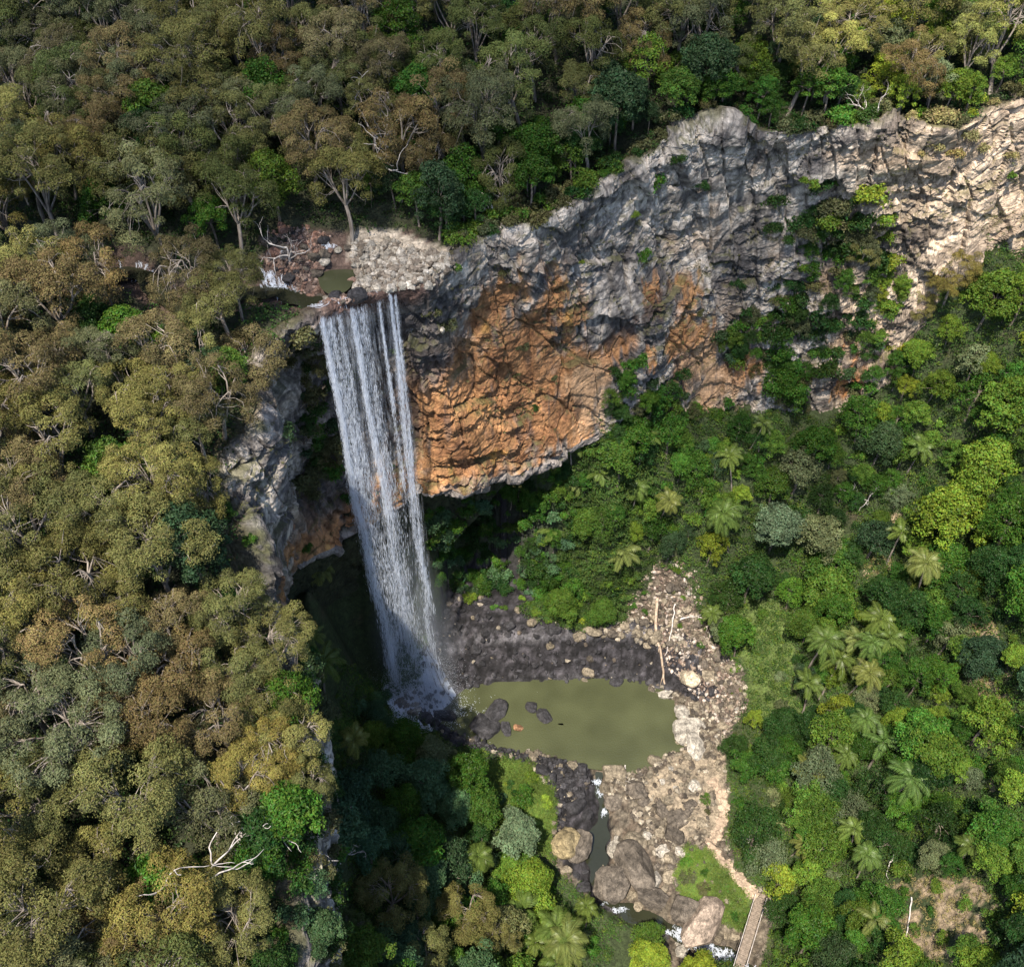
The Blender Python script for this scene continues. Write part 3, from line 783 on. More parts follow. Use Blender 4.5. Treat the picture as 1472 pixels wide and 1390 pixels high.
# x, y top; x drift; count; spread; start/end height
STRANDS = [(-27.6, 117.0, 3.2, 20000, .55, 101, 4), (-26.5, 117.4, 3.5, 9000, .75, 100.6, 12), (-25.3, 117.9, 3.9, 5000, .6, 100.8, 22), (-23.3, 118.8, 3.4, 13000, .5, 101.3, 4),
           (-22.3, 119.4, 3.4, 4500, .8, 101.0, 15), (-19.6, 120.6, 1.8, 2600, .35, 101.2, 55), (-18.0, 121.7, 1.0, 8000, .36, 101.8, 8), (-17.3, 121.9, .9, 5000, .3, 101.6, 25)]
for si, (x, y, dx, cnt, spr, z1, z0) in enumerate(STRANDS):
    r = np.random.default_rng(100 + si)
    n = int(cnt * .95)
    t = r.random(n) ** .85
    t[: n // 3] = r.random(n // 3) * .45
    z = z1 - (z1 - z0) * t
    drop = (z1 - z) / 97.0
    # clots of water: several comet heads per strand
    ph = r.random(4) * 10
    lat = spr * (.62 + 1.25 * drop)
    wob = .55 * np.sin(drop * 9 + ph[0]) * drop + .3 * np.sin(drop * 23 + ph[1]) * drop
    ox = r.normal(size=n) * lat; oy = r.normal(size=n) * lat * .8
    # fibres
    fib = r.integers(0, 7, n); fx = (r.random(7) - .5) * 2; fw = r.random(7) * 6.28
    ox = ox * .45 + (fx[fib] + .4 * np.sin(drop * 14 + fw[fib])) * lat * .9
    px = x + dx * drop ** 1.2 + wob + ox; py = y - 1.2 * drop ** .5 + oy
    cl = fbm(np.stack([z / 9 + px * .5, px * 1.3 + si * 3.1, np.zeros(n)], 1), 3, 9)
    keepm = r.random(n) < np.clip(.72 + cl * .5 - .3 * drop, .08, 1) * np.clip((z - z0) / 12 + .15, 0, 1)
    px, py, z, drop = px[keepm], py[keepm], z[keepm], drop[keepm]
    n = len(z)
    C = np.stack([px, py, z], 1) - FO
    ang = r.random(n) * 6.28
    Nn = np.stack([np.cos(ang), np.sin(ang), r.normal(size=n) * .1], 1)
    T = np.stack([r.normal(size=n) * .05, r.normal(size=n) * .05, -np.ones(n)], 1)
    L = (.3 + .8 * r.random(n)) * (1 + 1.8 * drop); W = (.03 + .055 * r.random(n) ** 2) * (1 + 1.0 * drop)
    v, f = leaf_quads(C, Nn, L, W, T, r)
    mesh_np("falling_strand", v, f, M_STREAK, False, parent=fall)
# thin veils behind and between the strands
vv = []; ff = []; al = []; n0 = 0
for k_, (xa, xb, ya, yb, a0) in enumerate([(-28.3, -17.0, 117.6, 122.4, .34), (-27.9, -20.8, 117.0, 120.0, .38), (-28.0, -26.6, 116.8, 117.2, .65), (-23.6, -22.2, 118.6, 119.2, .6), (-18.6, -16.8, 121.4, 122.0, .5)]):
    nz, nx = 80, 26
    for i in range(nz + 1):
        z = 101 - 97 * i / nz; dr_ = i / nz
        for j in range(nx + 1):
            s_ = j / nx
            x = xa + (xb - xa) * s_ + (3.2 - 2.2 * s_ * (k_ < 2)) * dr_ ** 1.2 * (1 if xa < -22 else .3); y = ya + (yb - ya) * s_ - 1.2 * dr_ ** .5 + .25 * math.sin(i * .5 + j)
            spread_ = (s_ - .5) * dr_ * (2.0 if k_ < 2 else 2.4)
            vv.append((x + spread_ - FO[0], y - FO[1], z)); e = math.sin(math.pi * s_) ** .6
            al.append(a0 * e * (1 - .45 * dr_) * min(1, (i + 2) / 4) * min(1, (nz - i) / 10))
    for i in range(nz):
        for j in range(nx):
            a_ = n0 + i * (nx + 1) + j; ff.append([a_, a_ + 1, a_ + nx + 2, a_ + nx + 1])
    n0 = len(vv)
mesh_np("water_veil", np.array(vv), np.array(ff), M_VEIL, True, parent=fall, extra={"alpha": np.array(al)})

def trickles(starts, steps, width, seedv, wob=.5, step=.45, lift=.18, bvh=None, dirs=None):
    """ribbons of white water running down the terrain"""
    r = np.random.default_rng(seedv); V = []; Fq = []; n0 = 0
    bvh = bvh or GBVH
    for (x, y), nst, d0 in zip(starts, steps, dirs if dirs is not None else [None] * len(starts)):
        pts = []; d = np.array(d0 if d0 is not None else (r.normal() * .3, -1.0))
        for k in range(int(nst)):
            z = down(bvh, x, y)
            if z is None: break
            pts.append((x, y, z + lift))
            gx = (down(bvh, x + .5, y) or z) - (down(bvh, x - .5, y) or z); gy = (down(bvh, x, y + .5) or z) - (down(bvh, x, y - .5) or z)
            g = -np.array([gx, gy]); d = d * .55 + g * .5 + r.normal(size=2) * wob * .3
            d /= np.linalg.norm(d) + 1e-6; x += d[0] * step; y += d[1] * step
            if z < -.05 and bvh is GBVH and y > 100: break
        if len(pts) < 3: continue
        P = np.array(pts); t = unit(np.gradient(P, axis=0)); sd = unit(np.cross(t, [0, 0, 1.0])); sd[:, 2] = 0
        wd = width * (.35 + .9 * r.random()) * (.4 + .6 * np.sin(np.linspace(.3, 2.9, len(P))))
        q = np.stack([P - sd * wd[:, None], P + sd * wd[:, None]], 1).reshape(-1, 3)
        V.append(q); k = np.arange(len(P) - 1) * 2 + n0; Fq.append(np.stack([k, k + 1, k + 3, k + 2], 1)); n0 += len(q)
    return np.vstack(V), np.vstack(Fq)
r = np.random.default_rng(5)
st_ = [(-20.3 + 6.8 * math.cos(a) * rr, 119.0 + 3.6 * math.sin(a) * rr - .4) for a, rr in zip(r.random(520) * 6.28, np.sqrt(r.random(520)))]
v, f = trickles(st_ + st_[:200], r.integers(12, 44, 720), .075, 6, wob=.5)
v = v - FO; mesh_np("splash_apron", v, f, M_RAPID, True, parent=fall)
# spray droplets round the foot
n = 26000
C = np.stack([-19.5 + r.normal(size=n) * 3.6, 117.0 + r.normal(size=n) * 2.4, 1 + np.abs(r.normal(size=n)) * 7], 1)
C = C[r.random(n) < .9]
v, f = leaf_quads(C - FO, r.normal(size=(len(C), 3)), .08 + .2 * r.random(len(C)), .03 + .035 * r.random(len(C)), None, r)
mesh_np("spray", v, f, M_STREAK, False, parent=fall)
n = 2600
an = r.random(n) * 6.28; rd_ = np.abs(r.normal(size=n)) * 4.5
C = np.stack([-18.0 + np.cos(an) * rd_ * 1.3 + 2, 113.8 + np.sin(an) * rd_ * .55, np.full(n, .05)], 1)
C = C[(fbm(C / 1.4, 3, 15) > -.05) & inpoly(POOL_OUT, C[:, 0], C[:, 1])]
v, f = leaf_quads(C - FO, np.tile((0, 0, 1.0), (len(C), 1)), .1 + .3 * r.random(len(C)), .05 + .12 * r.random(len(C)), None, r)
mesh_np("pool_foam", v, f, M_STREAK, False, parent=fall)
# water fanning over the lip
LIPP = []
for (x, y, *_r) in STRANDS:
    for q in range(4):
        LIPP.append((x + r.normal() * .35, y + 2.4 + r.random() * 1.2))
LIPP = LIPP * 3
v, f = trickles(LIPP, [13] * len(LIPP), .06, 8, wob=.9, step=.28, lift=.15, bvh=CBVH, dirs=[(-.1 + .2 * r.random(), -1)] * len(LIPP))
mesh_np("lip_water", v - FO, f, M_RAPID, True, parent=fall)
# mist
m, nt, b = newmat("mist"); nt.nodes.remove(b)
pv = N(nt, 'ShaderNodeVolumePrincipled'); pv.inputs['Color'].default_value = (.8, .88, 1, 1); pv.inputs['Density'].default_value = .013
nt.links.new(pv.outputs[0], nt.nodes['Material Output'].inputs['Volume'])
import bmesh
def ico(sub, rad=1.0):
    bm = bmesh.new(); bmesh.ops.create_icosphere(bm, subdivisions=sub, radius=rad)
    v = np.array([x.co[:] for x in bm.verts]); f = np.array([[y.index for y in x.verts] for x in bm.faces]); bm.free(); return v, f
tc = N(nt, 'ShaderNodeTexCoord'); gr = N(nt, 'ShaderNodeTexGradient', gradient_type='SPHERICAL'); mu = N(nt, 'ShaderNodeMath', operation='MULTIPLY'); mu.inputs[1].default_value = .022
nt.links.new(tc.outputs['Object'], gr.inputs[0]); nt.links.new(gr.outputs['Fac'], mu.inputs[0]); nt.links.new(mu.outputs[0], pv.inputs['Density'])
v, f = ico(3); mo_ = mesh_np("mist", v, f, m, True); mo_.location = (-20, 118.5, 20); mo_.scale = (10, 8, 30); tag(mo_, kind="stuff")
m2_ = m.copy(); m2_.name = "foot_mist"; [setattr(n_.inputs[1], 'default_value', .16) for n_ in m2_.node_tree.nodes if n_.type == 'MATH']
mf = mesh_np("mist", v, f, m2_, True); mf.location = (-19.5, 115.5, 3.5); mf.scale = (8.5, 5.5, 7.5); tag(mf, kind="stuff")
scene.cycles.volume_step_rate = 2.0

# ---- small cascades
CRD = catmull(np.array(CREEK_DN), [12] * (len(CREEK_DN) - 1))
def waterz(v):
    k = np.argmin(((v[:, None, :2] - CRD[None, :, :2]) ** 2).sum(-1), 1); return CRD[k, 2] - .35
def cascade(name, px, z, spread, n, label, dirv, seedv, bvh, width=.12, steps=9):
    r = np.random.default_rng(seedv); st_ = []
    for (u, v_) in px:
        c = atz(u, v_, z)
        for k in range(n): st_.append((c[0] + r.normal() * spread, c[1] + r.normal() * spread * .7))
    v, f = trickles(st_ * 3, [steps // 2] * len(st_) * 3, width * .38, seedv, wob=1.2, step=.24, lift=.3, bvh=bvh, dirs=[dirv] * len(st_) * 3)
    if bvh is GBVH: v[:, 2] = np.maximum(v[:, 2] - .2, waterz(v) + .07)
    m_ = int(len(f) * 1.3); k = r.integers(0, len(v), m_); C = v[k] + r.normal(size=(m_, 3)) * [.16, .16, .05]
    v2, f2 = leaf_quads(C, np.array([0, -.4, 1.0]) + r.normal(size=(m_, 3)) * .5, .12 + .2 * r.random(m_), .05 + .06 * r.random(m_), np.tile((*dirv, 0.0), (m_, 1)) + r.normal(size=(m_, 3)) * .4, r)
    v, f = np.vstack([v, v2]), np.vstack([f, f2 + len(v)])
    o = mesh_np(name, v, f, M_RAPID, True); tag(o, kind="structure"); return o
cascade("creek_rapids_water", [(385, 392), (398, 396), (410, 402)], 102, .8, 26, "white cascade on the creek just above the waterfall's upper pool", (1, -.3), 21, PBVH, .14)
cascade("creek_rapids_water", [(186, 372), (198, 380)], 103.5, .9, 18, "white cascade on the creek between gum trees, farthest upstream", (1, -.2), 22, PBVH, .12)
cascade("creek_rapids_water", [(403, 368)], 102.5, .5, 12, "thin white trickle between brown rocks left of the upper pool", (.3, -1), 23, PBVH, .09)
cascade("creek_rapids_water", [(470, 358)], 102.5, .5, 12, "thin white trickle feeding the upper pool above the falls", (.3, -1), 28, PBVH, .09)
cascade("creek_rapids_water", [(858, 1122), (864, 1135)], -.5, .4, 11, "small white spill where the pool drains between boulders", (.2, -1), 24, GBVH, .11)
cascade("creek_rapids_water", [(868, 1162)], -1.2, .5, 12, "little white riffle between dark boulders below the pool outlet", (.2, -1), 25, GBVH, .1)
cascade("creek_rapids_water", [(872, 1290), (886, 1304)], -3.2, .5, 12, "narrow white chute below the two large boulders", (1, -.5), 26, GBVH, .11)
cascade("creek_rapids_water", [(975, 1340), (990, 1350), (1010, 1360), (1030, 1368), (1050, 1374), (1070, 1388)], -5, 1.1, 34, "white foaming rapids running under the footbridge", (1, -.4), 27, GBVH, .18)

# ---- boulders ----------------------------------------------------------
def rock_mesh(seedv, flat=.75, sub=3, name="boulder"):
    r = np.random.default_rng(seedv); v, f = ico(sub)
    for k in range(13):
        d = unit(r.normal(size=3)); lim = .55 + .4 * r.random()
        e = v @ d - lim; v = v - np.maximum(e, 0)[:, None] * d
    v *= [1 + .3 * r.random(), .8 + .3 * r.random(), flat]
    v *= (1 + .07 * fbm(v * 2.2 + seedv, 3, seedv) + .06 * fbm(v * 6.0 + seedv, 2, seedv + 1))[:, None]
    return mesh_np(name, v, f, M_BOULDER, False, link=False)
ROCKS = [rock_mesh(200 + i, .6 + .3 * (i % 3) / 2) for i in range(8)]
def boulder(p, size, col, seedv, label=None, group=None, stretch=None, rot=None, sink=.3, name="boulder"):
    r = np.random.default_rng(seedv)
    o = bpy.data.objects.new(name, ROCKS[seedv % 8]); COL.objects.link(o)
    o.location = (p[0], p[1], p[2] + size * (.5 - sink))
    s = stretch or (1, 1, 1); o.scale = (size * s[0], size * s[1], size * s[2])
    o.rotation_euler = rot or (r.normal() * .2, r.normal() * .2, r.random() * 6.28)
    o.color = (*col, 1)
    tag(o, label, "boulder", group); return o
BOULDERS = []
TANR = (.185, .155, .112); BRN = (.095, .080, .064); DRK = (.032, .031, .034); PAL = (.30, .275, .235)
feat = [
 (883, 1110, 2.6, TANR, "tan flat-topped boulder at the pool outlet"), (952, 1168, 1.7, BRN, "round grey-brown boulder on the sandy flat"), (973, 1178, 2.1, BRN, "upright brown boulder with a flat face on the sand"),
 (914, 1246, 4.2, BRN, "largest brown boulder beside the dark creek pool, moss on one side"), (876, 1270, 3.1, BRN, "wedge-shaped brown boulder just below the largest one"), (938, 1292, 2.8, BRN, "low brown boulder between the rapids and the grassy bank"),
 (812, 1212, 2.9, (.2, .16, .09), "mossy tan boulder on the dark creek's far bank"), (832, 1216, 2.6, BRN, "long leaning brown boulder beside the mossy one"), (846, 968, 1.5, TANR, "tan block standing on the dark ledge behind the pool"),
 (852, 909, 1.6, TANR, "tan block under the bright ferns above the ledge"), (897, 900, 1.3, TANR, "small tan block at the foot of the scree slope"), (712, 1025, 2.6, DRK, "black rock rising from the dim end of the pool"), (695, 1045, 2.9, DRK, "broad black rock in the pool near the waterfall"), (728, 1048, 1.6, DRK, "small black rock beside the broad one in the pool"),
 (765, 1017, 1.4, DRK, "dark submerged-looking rock alone in the green pool"), (783, 1030, 1.6, DRK, "long dark rock alone in the green pool"), (745, 1047, 1.2, (.24, .13, .07), "small rusty rock at the dim end of the pool"), (640, 1028, 2.0, DRK, "black rock where the waterfall meets the pool"),
 (991, 1050, 3.4, PAL, "big pale sloping slab at the pool's sunny end"), (1000, 1075, 2.6, PAL, "pale slab at the pool's sunny end nearest the path"), (985, 1025, 2.2, PAL, "pale block on the shore where the dark ledge ends"), (958, 1000, 1.6, PAL, "pale grey block at the corner of the pool"), (990, 980, 2.2, (.4, .34, .25), "pale buff boulder in the scree above the pool corner"),
 (1020, 972, 1.6, TANR, "tan boulder in the scree under the lone palm"), (1075, 1200, 2.0, (.25, .23, .22), "grey boulder half hidden in bushes beside the path"), (1012, 1330, 4.2, (.24, .19, .15), "low flat brown slab beside the rapids above the bridge"), (985, 1310, 2.8, BRN, "brown slab at the edge of the grassy bank"),
 (1040, 942, 2.2, BRN, "dark brown boulder under the green slope beside the scree"), (430, 398, 0, None, None)]
for i, (u, v_, s_, c_, lb) in enumerate(feat):
    if c_ is None: continue
    p = place_px(u, v_, s_ * .3, GBVH)
    if p is None: continue
    if p[2] < -.3: p = atz(u, v_, -.1)
    boulder(p, s_, c_, 300 + i, lb, "named boulders round the pool", sink=.35, stretch=(1.25, 1, .8) if i % 2 else (1, 1.15, .9))
    BOULDERS.append((p[0], p[1], s_))
W_BOULD = W_ROCK
r = np.random.default_rng(77); auto_rocks = []
xs = np.array([p[0] for p in W_ROCK]); ys = np.array([p[1] for p in W_ROCK])
tries = 0
while len(auto_rocks) < 190 and tries < 9000:
    tries += 1
    x = r.uniform(xs.min(), xs.max()); y = r.uniform(ys.min(), ys.max())
    if not inpoly(W_ROCK, np.array([x]), np.array([y]))[0]: continue
    z = gground(x, y); s_ = (.55 + 1.25 * r.random() ** 2.2) * (1.35 if y < 98 and x < 32 else 1)
    if z < -.6 and y > 100: continue
    if polydist(CREEK_DN, np.array([x]), np.array([y]))[0] < .7 + s_ * .35: continue
    if polydist(PATH_C, np.array([x]), np.array([y]))[0] < 1.6 + s_: continue
    if any((x - a) ** 2 + (y - b_) ** 2 < (.62 * (s_ + c)) ** 2 for a, b_, c in BOULDERS): continue
    sand = inpoly(W_SAND, np.array([x]), np.array([y]))[0]
    if sand and r.random() < .5 or inpoly(W_GRASS[1], np.array([x]), np.array([y]))[0]: continue
    dark = inpoly(W_DARK, np.array([x]), np.array([y]))[0]
    if dark and y > 116 and r.random() < .75: continue
    BOULDERS.append((x, y, s_))
    base = np.array(DRK if dark else (PAL if r.random() < .22 else (TANR if r.random() < .55 else BRN))) * (.75 + .5 * r.random())
    if dark and r.random() < .18: base = np.array(TANR) * .8
    o = boulder((x, y, z), s_, tuple(base), 400 + len(auto_rocks), None, "boulders scattered round the pool and creek")
    auto_rocks.append((o, "dark" if dark else "tan"))
# rocks on the creek above the falls
auto_up = []
up_poly = [atz(u, v, 102.5) for u, v in ((385, 352), (440, 345), (480, 350), (455, 372), (452, 392), (470, 410), (560, 415), (600, 432), (560, 438), (520, 432), (470, 432), (430, 400), (385, 380))]
pale_poly = [atz(u, v, 103) for u, v in ((505, 350), (560, 345), (640, 368), (665, 395), (640, 425), (575, 415), (512, 400))]
UPR = []
for poly, cols, n_, smax in ((up_poly, (BRN, (.2, .11, .08), DRK), 30, 1.1), (pale_poly, (PAL, (.33, .295, .25), (.22, .19, .155)), 34, .8)):
    P = np.array([p[:2] for p in poly]); k = 0; tries = 0
    while k < n_ and tries < 3000:
        tries += 1
        x, y = r.uniform(P[:, 0].min(), P[:, 0].max()), r.uniform(P[:, 1].min(), P[:, 1].max())
        if not inpoly(P, np.array([x]), np.array([y]))[0]: continue
        s_ = .35 + smax * r.random() ** 1.8
        if any((x - a) ** 2 + (y - b_) ** 2 < (.6 * (s_ + c)) ** 2 for a, b_, c in UPR): continue
        zc = down(CBVH, x, y); zp = down(PBVH, x, y); z = max(q for q in (zc, zp, 90) if q is not None)
        if z < 100.2: continue
        UPR.append((x, y, s_)); base = np.array(cols[r.integers(len(cols))]) * (.8 + .4 * r.random())
        o = boulder((x, y, z), s_, tuple(base), 700 + len(UPR), None, "rocks beside the creek above the falls"); auto_up.append((o, "pale" if poly is pale_poly else "brown")); k += 1
c0 = np.mean(POOL_UP, 0)
for k_ in range(16):
    q = POOL_UP[k_ % len(POOL_UP)] * (1 - (k_ % 3) * .3) + POOL_UP[(k_ + 1) % len(POOL_UP)] * ((k_ % 3) * .3)
    x, y = c0[0] + (q[0] - c0[0]) * 1.1 + random.gauss(0, .2), c0[1] + (q[1] - c0[1]) * 1.1 + random.gauss(0, .2)
    zz = [t_ for t_ in (down(PBVH, x, y), down(CBVH, x, y)) if t_ is not None]
    if not zz: continue
    s_ = random.uniform(.6, 1.3); o = boulder((x, y, max(zz)), s_, tuple(np.array([BRN, (.2, .13, .1), PAL][k_ % 3]) * random.uniform(.8, 1.1)), 1000 + k_, None, "rocks beside the creek above the falls"); auto_up.append((o, "pale" if k_ % 3 == 2 else "brown"))
# rubble: gravel-size stones as one mass
def rubble(name, polys, n, smin, smax, colf, bvh, seedv, zmin=-.3, skip=None):
    r = np.random.default_rng(seedv); bv, bf = ico(1); V = []; Fq = []; Cc = []; P = np.array([p[:2] for p in polys]); k = 0
    while k < n:
        x = r.uniform(P[:, 0].min(), P[:, 0].max(), 400); y = r.uniform(P[:, 1].min(), P[:, 1].max(), 400)
        ok = inpoly(P, x, y)
        for a, b_ in zip(x[ok], y[ok]):
            zz = [q for q in (down(t_, a, b_) for t_ in bvh) if q is not None]
            if not zz or max(zz) < zmin: continue
            if skip is not None and skip(r, a, b_): continue
            s_ = smin + (smax - smin) * r.random() ** 2
            q = bv * (1 + .25 * r.normal(size=(len(bv), 1))) * (s_ * (.6 + .6 * r.random(3)))
            V.append(q + [a, b_, max(zz) + s_ * .2]); Fq.append(bf + k * len(bv)); Cc.append(np.tile(colf(r, a, b_), (len(bv), 1))); k += 1
            if k >= n: break
    o = mesh_np(name, np.vstack(V), np.vstack(Fq), M_GROUND, False, vcol=np.vstack(Cc)); tag(o, kind="stuff"); return o
def cf(r, a, b_):
    if inpoly(W_DARK, np.array([a]), np.array([b_]))[0] and r.random() > .12: return np.array(DRK) * (.6 + 1.5 * r.random() ** 2)
    return np.array([(.2, .17, .125), (.31, .27, .21), (.085, .072, .058), (.13, .105, .08)][r.integers(4)]) * (.6 + .6 * r.random())
def skp(r, a, b_):
    if polydist(PATH_C, np.array([a]), np.array([b_]))[0] < 1.5: return True
    if inpoly(W_GRASS[1], np.array([a]), np.array([b_]))[0]: return r.random() < .85
    if inpoly(W_SAND, np.array([a]), np.array([b_]))[0]: return r.random() < .75
    return bool(inpoly(W_DARK, np.array([a]), np.array([b_]))[0] and b_ > 116 and r.random() < .8)
rubble("rock_rubble", W_ROCK, 4600, .12, .75, cf, [GBVH], 31, skip=skp)
scree = world_poly([(900, 870), (950, 790), (1000, 820), (1020, 900), (1060, 960), (1075, 1020), (1040, 1060), (1010, 1010), (960, 960), (940, 900)])
rubble("scree_stones", scree, 1600, .15, .6, lambda r, a, b_: np.array([(.26, .2, .155), (.42, .36, .31), (.14, .10, .08)][r.integers(3)]) * (.7 + .5 * r.random()), [GBVH], 32)
rubble("pale_creek_stones", pale_poly, 950, .15, .85, lambda r, a, b_: np.array([(.32, .285, .235), (.38, .345, .295), (.2, .165, .13)][r.integers(3)]) * (.7 + .5 * r.random()), [PBVH, CBVH], 33, 90)
rubble("brown_creek_stones", up_poly, 900, .12, .45, lambda r, a, b_: np.array([(.2, .12, .09), (.1, .07, .06), (.3, .22, .18)][r.integers(3)]) * (.7 + .5 * r.random()), [PBVH, CBVH], 34, 90)

# ---- path --------------------------------------------------------------
def draped(name, pts, width, mat_, col):
    C = catmull(np.array(pts), [24] * (len(pts) - 1)); t = unit(np.gradient(C, axis=0)); side = unit(np.stack([-t[:, 1], t[:, 0], 0 * t[:, 0]], 1))
    nA = 7; V = []
    for i, c in enumerate(C):
        wv = width * (1 + .25 * math.sin(i * .37) + .15 * math.sin(i * 1.1))
        for s in np.linspace(-1, 1, nA):
            p = c + side[i] * s * wv; g = gground(p[0], p[1]); V.append((p[0], p[1], g + .22 - .16 * s * s))
    V = np.array(V); k = (np.arange(len(C) - 1)[:, None] * nA + np.arange(nA - 1)[None]).ravel()
    n2 = fbm(V / 1.2, 3, 90)
    o = mesh_np(name, V, np.stack([k, k + 1, k + nA + 1, k + nA], 1), mat_, True, vcol=np.array(col) * (1 + .3 * n2[:, None])); o["kind"] = "structure"; return o
draped("path", PATH_C, .95, M_GROUND, (.36, .275, .20))

# ---- footbridge --------------------------------------------------------
M_PLANK = mat_bark("weathered_planks", (.12, .095, .072), (.22, .175, .135))
BA = atz(1093, 1290, 2.0); BB = atz(1062, 1392, .9)
d = BB - BA; BB = BA + d * 1.25; Lb = np.linalg.norm(BB - BA); d = unit(BB - BA); sd = unit(np.cross(d, [0, 0, 1.0])); upv = np.cross(sd, d)
Mb = np.column_stack([sd, d, upv])
br = bpy.data.objects.new("footbridge", None); COL.objects.link(br); br.location = BA
tag(br, "narrow timber footbridge with side rails crossing the creek at the path's end", "footbridge")
g = Geo(); n = int(Lb / .32)
for i in range(n):
    g.box(d * (i + .5) * Lb / n + upv * rng.normal() * .01, 1.6 + rng.normal() * .03, Lb / n - .04, .07, Mb)
g.build("deck", M_PLANK, br, False)
for s in (-1, 1):
    g = Geo(); g.box(d * Lb / 2 + sd * s * .7 - upv * .2, .2, Lb, .3, Mb); g.build("beam", M_BARK_D, br, False)
    g = Geo()
    for hgt in (.55, 1.05): g.box(d * Lb / 2 + sd * s * 1.02 + upv * hgt, .09, Lb, .09, Mb)
    g.build("handrail", M_DEAD, br, False)
    for i in range(0, 9):
        g = Geo(); g.box(d * (Lb * i / 8 * .98 + .15) + sd * s * 1.1 + upv * .45, .1, .1, 1.2, Mb); g.build("post", M_PLANK, br, False)
# little landing at the head of the bridge
g = Geo(); g.box(BA - d * 1.2 + sd * -.3 - [0, 0, .1], 3.0, 2.2, .25, Mb); o = g.build("bridge_landing", M_PLANK, None, False); tag(o, "small timber landing where the path meets the footbridge", "landing")

# ================================================================== plants
LEAFQ = 1.0
def clump_leaves(centers, radii, per, L, W, r, up=.35, shell=.7, droop=0.0, jit=.7, flat=1.0):
    C = []; Nn = []; Ls = []; T = []
    for c, rad in zip(centers, radii):
        n = int(per * (rad ** 1.6))
        d = r.normal(size=(n, 3)); d[:, 2] += up; d = unit(d); d[:, 2] = np.where(d[:, 2] < -.35, -d[:, 2], d[:, 2])
        rr = rad * (shell + (1.08 - shell) * r.random(n) ** .6) * (1 + .18 * np.sin(d[:, 0] * 5 + c[0]) * np.cos(d[:, 1] * 5 + c[1]))
        q = c + d * rr[:, None] * [1, 1, flat]
        C.append(q); Nn.append(unit(d + r.normal(size=(n, 3)) * jit))
        Ls.append(np.full(n, 1.0)); base = r.normal() * .17 + .5
        T.append(np.clip(base + r.normal(size=n) * .17, 0, 1))
    C = np.vstack(C); Nn = np.vstack(Nn); n = len(C); T = np.concatenate(T)
    tang = r.normal(size=(n, 3)); tang[:, 2] -= droop
    v, f = leaf_quads(C, Nn, L * (.65 + .7 * r.random(n)), W * (.7 + .6 * r.random(n)), tang, r)
    return v, f, T

def limb(g, a, b, r0, r1, r, bend=.12, n=5, sides=5):
    a = np.array(a, float); b = np.array(b, float); L = np.linalg.norm(b - a); t = np.linspace(0, 1, n)[:, None]
    off = r.normal(size=3) * L * bend; P = a + (b - a) * t + off * np.sin(t * math.pi) + np.array([0, 0, L * .10]) * np.sin(t * math.pi)
    g.tube(P, np.linspace(r0, r1, n), sides); return P

def make_gum(seedv, H=20, CR=5.2, ncl=40, leafd=260, L=.26, W=.12):
    ncl = int(ncl * 1.5)
    r = np.random.default_rng(seedv); g = Geo()
    fork = H * (.34 + .1 * r.random()); lean = r.normal(size=2) * .8
    top = np.array([lean[0], lean[1], fork]); limb(g, (0, 0, -1.5), top, .38, .27, r, .03, 6, 7)
    cents = []; rads = []
    nl = 6 + r.integers(0, 3)
    for k in range(nl):
        a = 6.28 * k / nl + r.normal() * .3; rr = CR * (.35 + .4 * r.random()) if k else .1
        hub = top + [math.cos(a) * rr, math.sin(a) * rr, (H - fork) * (.55 + .2 * r.random())]
        P = limb(g, top - [0, 0, r.random() * 1.5], hub, .17, .09, r, .12, 6, 5)
        m_ = int(ncl / nl)
        for q in range(m_):
            a2 = a + r.normal() * .9; r2 = (.25 + .75 * math.sqrt(r.random())) * CR * .52
            c = hub + [math.cos(a2) * r2, math.sin(a2) * r2, 0]
            rad = r.uniform(.7, 1.3)
            hd = np.hypot(c[0], c[1]) / CR
            c[2] = H - .9 - (hd ** 2) * H * .20 + r.normal() * .8 - (r.random() < .3) * r.uniform(1.5, 5.0)
            cents.append(c); rads.append(rad)
            limb(g, P[r.integers(3, 6)], c - [0, 0, rad * .2], .06, .022, r, .14, 4, 4)
            if r.random() < .35:
                e = c + unit(r.normal(size=3) + [0, 0, .8]) * rad * 1.25; limb(g, c, e, .03, .014, r, .1, 3, 4)
    v, f, T = clump_leaves(cents, rads, leafd, L, W, r, up=.6, shell=.72, droop=.5, jit=.45, flat=.85)
    tr = g.build("trunk", M_BARK_P, None, True, link=False)
    cr = mesh_np("crown", v, f, M_GUM, False, tint=T, link=False)
    return tr, cr, H, CR * 1.15

